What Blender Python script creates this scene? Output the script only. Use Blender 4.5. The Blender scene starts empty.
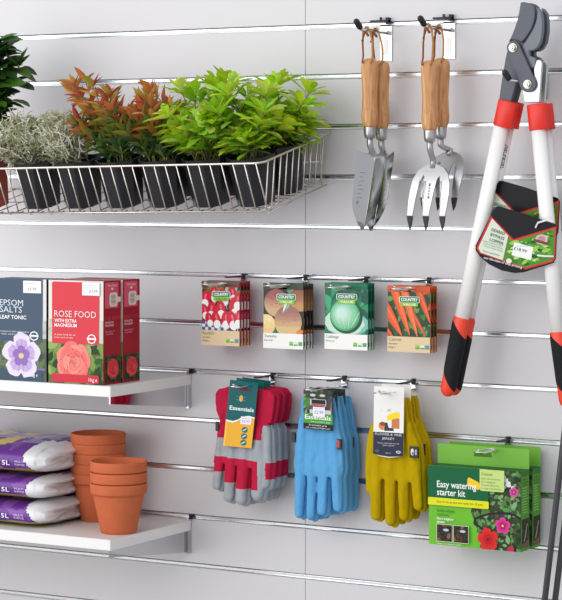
import bpy, bmesh, math, random
from mathutils import Vector, Matrix, Euler, noise
random.seed(7)
C = bpy.context.scene.collection
PI = math.pi
SC = bpy.context.scene

# ------------------------------------------------------------------ camera model
FL = 2260.0; PSI = math.radians(30); DIST = 4.53; EYE = 1.5
CAM = Vector((DIST*math.sin(PSI), -DIST*math.cos(PSI), EYE))
RV = Vector((math.cos(PSI), math.sin(PSI), 0)); AV = Vector((-math.sin(PSI), math.cos(PSI), 0))

def ray(px, py): return AV + RV*((px-281)/FL) + Vector((0, 0, (172-py)/FL))
def at(px, py, D):                       # point of the plane D metres in front of the wall
    r = ray(px, py); t = (-D-CAM.y)/r.y
    return CAM + r*t
def on(px, py, z):                       # point of a level surface
    r = ray(px, py); t = (z-CAM.z)/r.z
    return CAM + r*t

# ------------------------------------------------------------------ colour / materials
def lin(c):
    out = []
    for v in c[:3]:
        v /= 255.0
        out.append(v/12.92 if v <= .04045 else ((v+.055)/1.055)**2.4)
    return tuple(out)+(1.0,)

def mat(name, rgb=None, rough=.5, metal=0, spec=.5, bump=0, bscale=200, attr=None, coat=0, transl=0, wood=False, vary=0, subsurf=0):
    m = bpy.data.materials.new(name); m.use_nodes = True
    nt = m.node_tree; b = nt.nodes['Principled BSDF']
    b.inputs['Roughness'].default_value = rough; b.inputs['Metallic'].default_value = metal
    b.inputs['Specular IOR Level'].default_value = spec
    if coat: b.inputs['Coat Weight'].default_value = coat; b.inputs['Coat Roughness'].default_value = .15
    src = None
    if rgb: b.inputs['Base Color'].default_value = lin(rgb)
    if attr:
        a = nt.nodes.new('ShaderNodeAttribute'); a.attribute_name = attr; src = a.outputs['Color']
    tc = nt.nodes.new('ShaderNodeTexCoord')
    if wood:
        mp = nt.nodes.new('ShaderNodeMapping'); mp.inputs['Scale'].default_value = (60, 60, 6)
        nt.links.new(tc.outputs['Object'], mp.inputs['Vector'])
        nz = nt.nodes.new('ShaderNodeTexNoise'); nz.inputs['Scale'].default_value = 2.2; nz.inputs['Detail'].default_value = 6
        nz.inputs['Distortion'].default_value = 1.2
        nt.links.new(mp.outputs['Vector'], nz.inputs['Vector'])
        cr = nt.nodes.new('ShaderNodeValToRGB')
        cr.color_ramp.elements[0].position = .35; cr.color_ramp.elements[0].color = lin((188, 126, 74))
        cr.color_ramp.elements[1].position = .68; cr.color_ramp.elements[1].color = lin((228, 178, 124))
        nt.links.new(nz.outputs['Fac'], cr.inputs['Fac']); src = cr.outputs['Color']
    if vary and rgb:
        nz = nt.nodes.new('ShaderNodeTexNoise'); nz.inputs['Scale'].default_value = 38; nz.inputs['Detail'].default_value = 5
        nt.links.new(tc.outputs['Object'], nz.inputs['Vector'])
        mx = nt.nodes.new('ShaderNodeMix'); mx.data_type = 'RGBA'
        mx.inputs['A'].default_value = lin([c*(1-vary) for c in rgb]); mx.inputs['B'].default_value = lin([min(255, c*(1+vary)) for c in rgb])
        nt.links.new(nz.outputs['Fac'], mx.inputs['Factor']); src = mx.outputs['Result']
    if src: nt.links.new(src, b.inputs['Base Color'])
    if bump:
        nz = nt.nodes.new('ShaderNodeTexNoise'); nz.inputs['Scale'].default_value = bscale; nz.inputs['Detail'].default_value = 3
        nt.links.new(tc.outputs['Object'], nz.inputs['Vector'])
        bp = nt.nodes.new('ShaderNodeBump'); bp.inputs['Strength'].default_value = bump; bp.inputs['Distance'].default_value = .002
        nt.links.new(nz.outputs['Fac'], bp.inputs['Height']); nt.links.new(bp.outputs['Normal'], b.inputs['Normal'])
    if subsurf:
        b.inputs['Subsurface Weight'].default_value = subsurf; b.inputs['Subsurface Radius'].default_value = (.01, .006, .003)
    if transl:
        tr = nt.nodes.new('ShaderNodeBsdfTranslucent')
        if src: nt.links.new(src, tr.inputs['Color'])
        mx = nt.nodes.new('ShaderNodeMixShader'); mx.inputs[0].default_value = transl
        nt.links.new(b.outputs[0], mx.inputs[1]); nt.links.new(tr.outputs[0], mx.inputs[2])
        nt.links.new(mx.outputs[0], nt.nodes['Material Output'].inputs['Surface'])
    return m

M = {
 'wall': mat('wall_laminate', (216, 214, 216), .32, spec=.35, bump=.02, bscale=900),
 'gap': mat('wall_core', (120, 112, 104), .8),
 'alu': mat('slot_aluminium', (236, 239, 243), .24, 1),
 'chrome': mat('chrome', (225, 226, 228), .12, 1),
 'plate': mat('bracket_chrome', (200, 199, 202), .06, 1),
 'wire': mat('wire_steel', (216, 206, 198), .25, 1),
 'floor': mat('floor_vinyl', (178, 174, 170), .5),
 'shelf': mat('shelf_laminate', (222, 219, 216), .4, spec=.35),
 'shelfe': mat('shelf_edging', (236, 234, 232), .4),
 'print': mat('printed_card', None, .4, spec=.2, attr='Col'),
 'gloss': mat('printed_foil', None, .28, spec=.3, attr='Col'),
 'bag': mat('bag_film', None, .27, spec=.5, attr='Col', bump=.25, bscale=60),
 'leaf': mat('leaf', None, .38, spec=.4, attr='Col', transl=.34),
 'twig': mat('silver_twig', None, .7, spec=.2, attr='Col', transl=.1),
 'stem': mat('green_stem', (96, 98, 44), .6),
 'soil': mat('potting_soil', (44, 31, 24), .95, bump=1, bscale=260, vary=.4),
 'pot': mat('black_pot_plastic', (34, 35, 41), .3, spec=.35),
 'tpot': mat('terracotta_plastic', (160, 62, 30), .45),
 'terra': mat('terracotta', (200, 106, 68), .8, spec=.2, bump=.15, bscale=220, vary=.06),
 'wood': mat('ash_wood', (200, 150, 100), .45, wood=True),
 'steel': mat('stainless', (186, 186, 187), .33, 1),
 'blade': mat('polished_blade', (182, 182, 184), .16, 1),
 'leather': mat('leather', (138, 74, 28), .6),
 'leatherl': mat('light_leather', (186, 128, 62), .6),
 'black': mat('black_plastic', (22, 22, 24), .4),
 'blackm': mat('black_metal', (34, 34, 36), .35, .6),
 'rubber': mat('grip_rubber', (27, 28, 32), .6, spec=.2, bump=1.0, bscale=330),
 'red': mat('red_plastic', (232, 44, 28), .36),
 'orange': mat('orange_red_grip', (240, 66, 32), .36),
 'white': mat('white_enamel', (250, 249, 246), .28, coat=.2),
 'gunm': mat('grey_coated_steel', (84, 88, 97), .42, spec=.5),
 'gunl': mat('grey_ground_steel', (104, 108, 116), .34, .3),
 'silver': mat('zinc_steel', (208, 214, 212), .3, .75),
 'brass': mat('bolt_steel', (204, 200, 188), .28, 1),
 'cable': mat('white_nylon', (236, 236, 232), .4),
 'gred': mat('red_cotton', (192, 32, 66), .85, spec=.15, bump=.5, bscale=700, vary=.06),
 'ggrey': mat('grey_suede', (166, 172, 176), .95, spec=.1, bump=.6, bscale=500, vary=.07),
 'gblue': mat('blue_jersey', (98, 168, 218), .92, spec=.1, bump=.4, bscale=600, vary=.03),
 'gyel': mat('mustard_jersey', (188, 158, 6), .92, spec=.1, bump=.4, bscale=600, vary=.05),
 'pole': mat('dark_pole', (62, 62, 68), .42, spec=.4),
}

# ------------------------------------------------------------------ mesh builder
class MB:
    def __init__(s): s.v = []; s.f = []; s.mi = []; s.col = []; s.sm = []
    def add(s, vs, fs, mi=0, col=None, sm=False):
        o = len(s.v); s.v += [tuple(p) for p in vs]
        for k, f in enumerate(fs):
            s.f.append([o+i for i in f])
            s.mi.append(mi[k] if isinstance(mi, list) else mi)
            s.col.append(col[k] if isinstance(col, list) else col); s.sm.append(sm)
    def box(s, a, b, mi=0, col=None):
        x0, y0, z0 = a; x1, y1, z1 = b
        vs = [(x0,y0,z0),(x1,y0,z0),(x1,y1,z0),(x0,y1,z0),(x0,y0,z1),(x1,y0,z1),(x1,y1,z1),(x0,y1,z1)]
        s.add(vs, [(0,3,2,1),(4,5,6,7),(0,1,5,4),(1,2,6,5),(2,3,7,6),(3,0,4,7)], mi, col)
    def prism(s, pts, y0, y1, mi=0, col=None):       # outline in x,z extruded in y (y0 = front)
        n = len(pts)
        A = sum(pts[i][0]*pts[(i+1)%n][1]-pts[(i+1)%n][0]*pts[i][1] for i in range(n))
        if A < 0: pts = pts[::-1]
        vs = [(p[0], y0, p[1]) for p in pts] + [(p[0], y1, p[1]) for p in pts]
        fs = [list(range(n)), list(range(2*n-1, n-1, -1))] + [[i, n+i, n+(i+1)%n, (i+1)%n] for i in range(n)]
        s.add(vs, fs, mi, col)
    def tube(s, path, r, n=8, mi=0, col=None, caps=True, closed=False, sy=1.0, sm=True, round_end=False):
        path = [Vector(p) for p in path]; m = len(path)
        rs = list(r) if isinstance(r, (list, tuple)) else [r]*m
        if round_end:
            def ext(p, q, rr):
                d = (p-q).normalized()
                return [(p+d*rr*math.sin(a), rr*math.cos(a)) for a in (PI*.15, PI*.3, PI*.42, PI*.48)]
            a = ext(path[0], path[1], rs[0])[::-1]; b = ext(path[-1], path[-2], rs[-1])
            path = [x[0] for x in a]+path+[x[0] for x in b]; rs = [x[1] for x in a]+rs+[x[1] for x in b]; m = len(path)
        T = []
        for i in range(m):
            if closed: d = path[(i+1) % m]-path[i-1]
            else: d = path[min(i+1, m-1)]-path[max(i-1, 0)]
            T.append(d.normalized() if d.length > 1e-9 else Vector((0, 0, 1)))
        ref = Vector((0, 1, 0)) if abs(T[0].y) < .9 else Vector((1, 0, 0))
        N = (ref - T[0]*ref.dot(T[0])).normalized(); vs = []
        for i in range(m):
            if i: N = (N - T[i]*N.dot(T[i])).normalized()
            B = T[i].cross(N)
            for k in range(n):
                a = 2*PI*k/n; vs.append(path[i] + N*(math.cos(a)*rs[i]*sy) + B*(math.sin(a)*rs[i]))
        fs = []
        for i in range(m if closed else m-1):
            j = (i+1) % m
            for k in range(n): fs.append((i*n+k, i*n+(k+1) % n, j*n+(k+1) % n, j*n+k))
        s.add(vs, fs, mi, col, sm)
        if caps and not closed:
            o = len(s.v)-len(vs)
            s.f.append([o+k for k in range(n)][::-1]); s.f.append([o+(m-1)*n+k for k in range(n)])
            s.mi += [mi, mi]; s.col += [col, col]; s.sm += [False, False]
    def lathe(s, prof, n=40, mi=0, col=None, sm=True, c=(0, 0, 0)):
        vs = []; fs = []; m = len(prof)
        for r, z in prof:
            for k in range(n):
                a = 2*PI*k/n; vs.append((c[0]+r*math.cos(a), c[1]+r*math.sin(a), c[2]+z))
        for i in range(m-1):
            for k in range(n): fs.append((i*n+k, i*n+(k+1) % n, (i+1)*n+(k+1) % n, (i+1)*n+k))
        s.add(vs, fs, mi, col, sm)
    def build(s, name, mats, parent=None, fix=True):
        me = bpy.data.meshes.new(name); me.from_pydata(s.v, [], s.f)
        mats = mats if isinstance(mats, (list, tuple)) else [mats]
        for m in mats: me.materials.append(m)
        me.polygons.foreach_set('material_index', s.mi)
        me.polygons.foreach_set('use_smooth', s.sm)
        if any(c is not None for c in s.col):
            a = me.color_attributes.new('Col', 'FLOAT_COLOR', 'CORNER'); data = []
            for f, c in zip(s.f, s.col): data += list(c if c else (.5, .5, .5, 1))*len(f)
            a.data.foreach_set('color', data)
        me.update()
        return link(name, me, parent, fix)

def link(name, me, parent=None, fix=False):
    if fix:
        b = bmesh.new(); b.from_mesh(me); bmesh.ops.recalc_face_normals(b, faces=b.faces); b.to_mesh(me); b.free()
    o = bpy.data.objects.new(name, me); C.objects.link(o)
    if parent: o.parent = parent
    return o

def bevel(o, w=.001, seg=2):
    md = o.modifiers.new('bevel', 'BEVEL'); md.width = w; md.segments = seg; md.limit_method = 'ANGLE'; md.angle_limit = math.radians(40)
    return o

def tag(o, label=None, cat=None, group=None, kind=None):
    if label: o['label'] = label
    if cat: o['category'] = cat
    if group: o['group'] = group
    if kind: o['kind'] = kind
    return o
def thing(name, label, cat, loc=(0, 0, 0), rot=(0, 0, 0), group=None):
    o = bpy.data.objects.new(name, None); C.objects.link(o)
    o.location = loc; o.rotation_euler = rot; o.empty_display_size = .03
    return tag(o, label, cat, group)
def dup(root, loc, rot=None, label=None, group=None):
    def cp(o, par):
        c = o.copy(); C.objects.link(c)
        if par: c.parent = par
        for ch in list(o.children): cp(ch, c)
        return c
    r = cp(root, None); r.location = loc
    if rot is not None: r.rotation_euler = rot
    if label: r['label'] = label
    if group: r['group'] = group
    return r

# ------------------------------------------------------------------ printed artwork
_tc = {}
def text_geo(body, bold=0.0):
    k = (body, bold)
    if k in _tc: return _tc[k]
    cu = bpy.data.curves.new('t', 'FONT'); cu.body = body; cu.size = 1; cu.resolution_u = 2; cu.offset = bold
    ob = bpy.data.objects.new('t', cu); C.objects.link(ob)
    dg = bpy.context.evaluated_depsgraph_get(); dg.update()
    me = ob.evaluated_get(dg).to_mesh()
    vs = [tuple(v.co[:2]) for v in me.vertices]; fs = [list(p.vertices) for p in me.polygons]
    ob.evaluated_get(dg).to_mesh_clear(); bpy.data.objects.remove(ob); bpy.data.curves.remove(cu)
    xs = [v[0] for v in vs] or [0]; ys = [v[1] for v in vs] or [0]
    _tc[k] = (vs, fs, min(xs), max(xs), min(ys), max(ys)); return _tc[k]

class Art:
    """flat print on a face: u right, v up in metres, layered by a tenth of a millimetre"""
    def __init__(s, fmap=None, step=.00012):
        s.mb = MB(); s.map = fmap or (lambda u, v, h: (u, -h, v)); s.layer = 1; s.step = step; s.clip = None
    def up(s): s.layer += 1; return s
    def poly(s, pts, rgb):
        if s.clip: pts = s._clip(pts)
        if len(pts) < 3: return
        h = s.layer*s.step
        s.mb.add([s.map(u, v, h) for u, v in pts], [list(range(len(pts)))], 0, lin(rgb))
        s.layer += .04
    def _clip(s, pts):
        u0, v0, u1, v1 = s.clip
        for ax, lim, sg in ((0, u0, 1), (0, u1, -1), (1, v0, 1), (1, v1, -1)):
            out = []
            for i in range(len(pts)):
                a = pts[i-1]; b = pts[i]; ina = (a[ax]-lim)*sg >= 0; inb = (b[ax]-lim)*sg >= 0
                if ina != inb:
                    t = (lim-a[ax])/(b[ax]-a[ax]); out.append((a[0]+(b[0]-a[0])*t, a[1]+(b[1]-a[1])*t))
                if inb: out.append(b)
            pts = out
            if not pts: return []
        return pts
    def rect(s, u0, v0, u1, v1, rgb, r=0):
        if r <= 0: s.poly([(u0, v0), (u1, v0), (u1, v1), (u0, v1)], rgb); return
        p = []
        for cx, cy, a0 in ((u1-r, v0+r, -PI/2), (u1-r, v1-r, 0), (u0+r, v1-r, PI/2), (u0+r, v0+r, PI)):
            for k in range(4): a = a0+PI/2*k/3; p.append((cx+r*math.cos(a), cy+r*math.sin(a)))
        s.poly(p, rgb)
    def ell(s, cx, cy, a, b, rgb, rot=0, n=16, wob=0):
        p = []
        for k in range(n):
            t = 2*PI*k/n; w = 1+wob*random.uniform(-1, 1)
            x = a*w*math.cos(t); y = b*w*math.sin(t)
            p.append((cx+x*math.cos(rot)-y*math.sin(rot), cy+x*math.sin(rot)+y*math.cos(rot)))
        s.poly(p, rgb)
    def leaf(s, cx, cy, L, W, rot, rgb):
        p = [(-.5, 0), (-.25, .42), (.05, .5), (.3, .3), (.5, 0), (.3, -.3), (.05, -.5), (-.25, -.42)]
        s.poly([(cx+x*L*math.cos(rot)-y*W*math.sin(rot), cy+x*L*math.sin(rot)+y*W*math.cos(rot)) for x, y in p], rgb)
    def text(s, body, u, v, h, rgb, w=None, al='l', bold=0.0, rot=0):
        vs, fs, x0, x1, y0, y1 = text_geo(body, bold)
        k = h/.70                       # cap height -> size
        kx = k if w is None else w/max(1e-6, x1-x0)
        off = {'l': x0, 'c': (x0+x1)/2, 'r': x1}[al]
        hh = s.layer*s.step; P = []
        for x, y in vs:
            du = (x-off)*kx; dv = y*k
            P.append(s.map(u+du*math.cos(rot)-dv*math.sin(rot), v+du*math.sin(rot)+dv*math.cos(rot), hh))
        s.mb.add(P, fs, 0, lin(rgb)); s.layer += .05
    def leaves(s, u0, v0, u1, v1, n, size, cols, base):
        old = s.clip; s.clip = (u0, v0, u1, v1)
        s.rect(u0, v0, u1, v1, base); s.up()
        for _ in range(n):
            q = size*random.uniform(.6, 1.3)
            s.leaf(random.uniform(u0, u1), random.uniform(v0, v1), q, q*random.uniform(.35, .6), random.uniform(0, PI), random.choice(cols))
        s.clip = old; s.up()
    def rose(s, cx, cy, R, c0, c1):
        for ring, (rr, n, size) in enumerate(((.68, 7, .44), (.52, 6, .4), (.36, 5, .34), (.2, 4, .25), (.06, 3, .17))):
            for k in range(n):
                a = 2*PI*(k+.37*ring)/n + random.uniform(-.15, .15); f = random.uniform(0, 1)
                col = [c0[i]*(1-f)+c1[i]*f for i in range(3)]
                s.ell(cx+R*(rr-.05)*math.cos(a), cy+R*(rr-.05)*math.sin(a), R*size*1.02, R*size*.88, [c*.74 for c in c0], a+PI/2, 14, .05)
                s.ell(cx+R*rr*math.cos(a), cy+R*rr*math.sin(a), R*size, R*size*.78, col, a+PI/2, 14, .05)
                s.ell(cx+R*(rr-.1)*math.cos(a), cy+R*(rr-.1)*math.sin(a), R*size*.8, R*size*.55, [c*.9 for c in col], a+PI/2, 12, .05)
            s.up()
    def bloom(s, cx, cy, R, edge, mid, core, lobes=5, rot=.3):
        def pt(k, n, q):
            t = 2*PI*k/n; r = R*q*(.72+.28*abs(math.cos(lobes*t/2))**.55)*random.uniform(.95, 1.05); return (cx+r*math.cos(t+rot), cy+r*math.sin(t+rot))
        for q, col in ((1, edge), (.72, [(edge[i]*.6+mid[i]*.4) for i in range(3)]), (.45, mid)):
            s.poly([pt(k, 40, q) for k in range(40)], col); s.up()
        for k in range(lobes*3):
            t = 2*PI*k/(lobes*3)+rot; dx, dy = math.cos(t), math.sin(t); w = R*.02
            s.poly([(cx-dy*w, cy+dx*w), (cx+dx*R*.8, cy+dy*R*.8), (cx+dy*w, cy-dx*w)], mid)
        s.ell(cx, cy, R*.14, R*.12, core); s.up()
    def build(s, name, parent, m='print'): return s.mb.build(name, M[m], parent, fix=False)

# ------------------------------------------------------------------ the setting
X0, X1 = -1.9, 1.5
ZS = [1.789+.0995*(5-i) for i in range(23)]           # slot heights
SL = .0046                                            # half slot
JOINT = at(305.3, 300, 0).x
mb = MB()
edges = [2.4]+[z for z in ZS]+[0.0]
for i in range(len(edges)-1):
    zt = edges[i]-(SL if i else 0); zb = edges[i+1]+(SL if i < len(edges)-2 else 0)
    if zt-zb < .005: continue
    for xa, xb in ((X0, JOINT-.0005), (JOINT+.0005, X1)):
        mb.box((xa, 0, zb), (xb, .016, zt))
mb.box((X0, .016, 0), (X1, .03, 2.4), 1)
w = mb.build('wall_back', [M['wall'], M['gap']]); tag(w, kind='structure'); bevel(w, .0007, 2)
for i, z in enumerate(ZS):
    mb = MB(); h = SL
    prof = [(-.0004, -h-.0014), (-.0013, -h-.0010), (-.0016, -h+.0002), (-.0010, -h+.0009), (.0006, -h+.0012), (.0011, -h+.0022), (.0010, h-.0026), (.0016, h-.0016), (.0030, h-.0013),
            (.0140, h-.0013), (.0140, h-.0004), (.0150, h+.0006), (.0150, -h-.0014)]
    n = len(prof); vs = [(X0, p[0], z+p[1]) for p in prof]+[(X1, p[0], z+p[1]) for p in prof]
    mb.add(vs, [[k, (k+1) % n, n+(k+1) % n, n+k] for k in range(n)], 0)
    o = mb.build('trim_%d' % (i+1), M['alu']); tag(o, kind='structure')
mb = MB(); mb.box((-3.2, -5.2, -.05), (3.2, .03, 0)); tag(mb.build('floor', M['floor']), kind='structure')

# ------------------------------------------------------------------ shelves
def shelf(z, pxr, pyw, label):
    xr = -.2125; xl = -1.02; D = .294; th = .0215
    t = thing('wall_shelf', label, 'shelf', (xr, 0, z), group='white shelves on the slatted wall')
    mb = MB(); mb.box((xl-xr, -D, -th), (0, -.003, 0)); b = bevel(mb.build('board', M['shelf'], t), .0012)
    mb = MB(); mb.box((xl-xr, -D-.0012, -th+.0008), (.0, -D-.00005, -.0008)); mb.box((.00005, -D, -th+.0008), (.0011, -.004, -.0008)); mb.build('edge_band', M['shelfe'], t)
    for x, in ((-.004,), (xl-xr+.03,)):
        k = MB()
        k.add([(x-.003, -D+.006, -th-.0005), (x, -D+.006, -th-.0005), (x-.003, -D+.006, -th-.014), (x, -D+.006, -th-.014),
               (x-.003, -.001, -th-.0005), (x, -.001, -th-.0005), (x-.003, -.001, -.067), (x, -.001, -.067)],
              [(0, 1, 3, 2), (4, 6, 7, 5), (0, 4, 5, 1), (2, 3, 7, 6), (0, 2, 6, 4), (1, 5, 7, 3)])
        br = k.build('bracket', M['plate'], t)
        k = MB(); k.box((x+.0004, -.0125, -.068), (x+.0050, -.0003, .0065)); k.build('bracket_flange', M['plate'], br)
        k = MB(); k.box((x+.002, -.006, .0025), (x+.010, .004, .012)); k.build('bracket_lug', M['blackm'], br)
    return t
ZM, ZB = 1.0845, .7866
shelf(ZM, 0, 0, 'upper white shelf holding plant food boxes')
shelf(ZB, 0, 0, 'lower white shelf holding purple bags and terracotta pots')

# ------------------------------------------------------------------ terracotta pots
def terra_mesh():
    mb = MB()
    mb.lathe([(.0, 0), (.034, 0), (.0355, .0015), (.0500, .0725), (.0506, .0772), (.0540, .0777), (.0556, .0790), (.0560, .0805), (.0568, .0952), (.0562, .0975), (.0548, .0985), (.0535, .0980),
              (.0525, .090), (.0478, .0745), (.0335, .006), (.0, .006)], 56)
    return mb
cx = on(119, 531, ZB)
p0 = None
def stack(c, n, name, words, group, off):
    global p0
    for k in range(n):
        loc = (c.x, c.y, ZB+.0002+off*k)
        lab = 'terracotta flowerpot, %s in the %s' % (words[k], name)
        rot = (0, 0, random.uniform(0, 6))
        if p0 is None:
            p0 = terra_mesh().build('flowerpot', M['terra']); p0.location = loc; tag(p0, lab, 'flowerpot', group)
        else: dup(p0, loc, rot, lab, group)
stack(on(118.6, 532.3, ZB), 3, 'short front stack of three', ['bottom one', 'middle one', 'top one'], 'terracotta pots in the front stack', .0218)
c2 = on(98.2, 520, ZB); c2.z = ZB
stack(c2, 5, 'tall rear stack of five', ['bottom one', 'second from bottom', 'middle one', 'second from top', 'top one'], 'terracotta pots in the rear stack', .0202)

# ------------------------------------------------------------------ compost bags
def bag(loc, L, Dp, H, seed, label, bulge=0):
    t = thing('compost_bag', label, 'bag', loc, group='purple compost bags stacked on the lower shelf')
    # local: x from -L (left) to 0 (right end), y from 0 (front) to Dp, z 0..H
    NX, NA = 70, 56; mb = MB(); vs = []; e = 3.0
    def prof(s):
        d = max(0.0, -s)                       # distance from the right end
        g = 1 - max(0.0, 1-d/.05)**2.2*.42; dl = max(0.0, L+s); g *= 1-max(0.0, 1-dl/.05)**2.2*.42
        return g
    def front(x, z):                            # front surface y at height fraction
        g = prof(x); q = min(.999, abs((z-H*.5)/(H*.5*g+1e-6)))
        return Dp/2-(Dp/2)*(1-q**e)**(1/e)*(1-(1-g)*.25)
    for i in range(NX+1):
        u = i/NX; x = -L+L*(1-(1-u)**1.35)
        g = prof(x)
        for k in range(NA):
            a = 2*PI*k/NA; ca, sa = math.cos(a), math.sin(a)
            y = Dp/2+Dp/2*(1-(1-g)*.25)*math.copysign(abs(ca)**(2/e), ca); z = H/2+H/2*g*math.copysign(abs(sa)**(2/e), sa)
            top = max(0.0, sa)*max(0.0, 1-abs(2*y/Dp-1)**2)*bulge*min(1, -x/.06)
            nz = noise.noise_vector(Vector((x*26+seed*7, y*18, z*26)))
            near = max(.25, 1-(-x)/.10)
            fl = abs(noise.noise(Vector((x*20+seed, y*44, z*60+seed))))*near
            vs.append((x+nz.x*.004*near-.010*fl*(1 if x > -.02 else 0), y+nz.y*.005*near-.0*fl, max(0, min(H+.02, z+top+nz.z*.0022*near*(0 if sa < -.6 else 1)))))
    fs = []; cols = []
    P1, P2, WH, OL, LI = (98, 44, 140), (124, 70, 160), (226, 228, 230), (168, 154, 66), (146, 128, 176)
    for i in range(NX):
        for k in range(NA):
            f = (i*NA+k, i*NA+(k+1) % NA, (i+1)*NA+(k+1) % NA, (i+1)*NA+k)
            c = sum((Vector(vs[j]) for j in f), Vector())/4; zf = c.z/H
            cut = -.034+.012*math.sin(zf*3.1+seed)-(zf-.5)*.012
            if c.y > Dp*.30 and zf > .62: cut += min(.04, (c.y/Dp-.3)*.10)
            if c.x > cut: col = WH
            elif zf < .24 and c.y < Dp*.6: col = OL
            elif zf > .9 and c.x < -.11 and noise.noise(Vector((c.x*14, c.y*16, seed))) > (.05 if bulge else 9): col = (216, 192, 104)
            elif zf > .88 and c.y > Dp*.2: col = LI if noise.noise(Vector((c.x*22, c.y*22, seed))) > -.05 else P1
            else: col = P2 if noise.noise(Vector((c.x*30, c.z*50, seed+3))) > .25 else P1
            fs.append(f); cols.append(lin(col))
    o = len(vs)
    tip = Vector((0, 0, 0))
    for k in range(NA): tip += Vector(vs[NX*NA+k])
    tip /= NA; tip.x -= .004
    # crumpled end: two inner rings
    for q, dx in ((.8, .004), (.55, -.003), (.28, -.006)):
        for k in range(NA):
            v = Vector(vs[NX*NA+k]); w_ = tip.lerp(v, q); nz = noise.noise_vector(Vector((w_.y*34+seed*3, w_.z*70, q*3)))
            crease = -.005*math.exp(-((w_.z-H*.5-.004*math.sin(w_.y*90+seed))/.0035)**2)
            vs.append((v.x+dx+nz.x*.004+crease, w_.y, w_.z+nz.z*.001))
    rings = [NX*NA, o, o+NA, o+2*NA]
    for a, b in zip(rings, rings[1:]):
        for k in range(NA): fs.append((a+k, a+(k+1) % NA, b+(k+1) % NA, b+k)); cols.append(lin(WH))
    vs.append(tuple(tip)); fs += [(rings[-1]+k, rings[-1]+(k+1) % NA, len(vs)-1) for k in range(NA)]; cols += [lin(WH)]*NA
    mb.add(vs, fs, 0, cols, True); mb.build('bag_body', M['bag'], t)
    a = Art(lambda u, v, h: (u, front(u, v)-.0030-h, v))
    zt = H*.36
    a.text('5L', -.098, zt, H*.17, (244, 240, 248), w=.019, bold=.01)
    a.text('MULTI', -.066, zt+H*.11, H*.075, (224, 210, 236), w=.022); a.text('PURPOSE', -.066, zt, H*.075, (224, 210, 236), w=.024)
    a.build('printed_words', t); a = Art(lambda u, v, h: (u, front(u, v)-.0030-h, v))
    a.text('POST', -.147, zt, H*.17, (244, 240, 248), w=.045, bold=.02)
    a.build('printed_words', t)
    return t
by = on(20, 528.5, ZB).y
bx = at(39, 520, -by).x
Dp = -by-.012
bag((bx+.006, by, ZB+.0003), .34, Dp, .052, 1.3, 'bottom purple compost bag of the stack, lying on the shelf')
bag((bx+.004, by+.004, ZB+.0530), .34, Dp-.006, .051, 4.1, 'middle purple compost bag, between two other bags')
bag((bx+.006, by+.003, ZB+.1050), .34, Dp-.006, .056, 8.7, 'topmost purple compost bag of the stack', .010)

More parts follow.
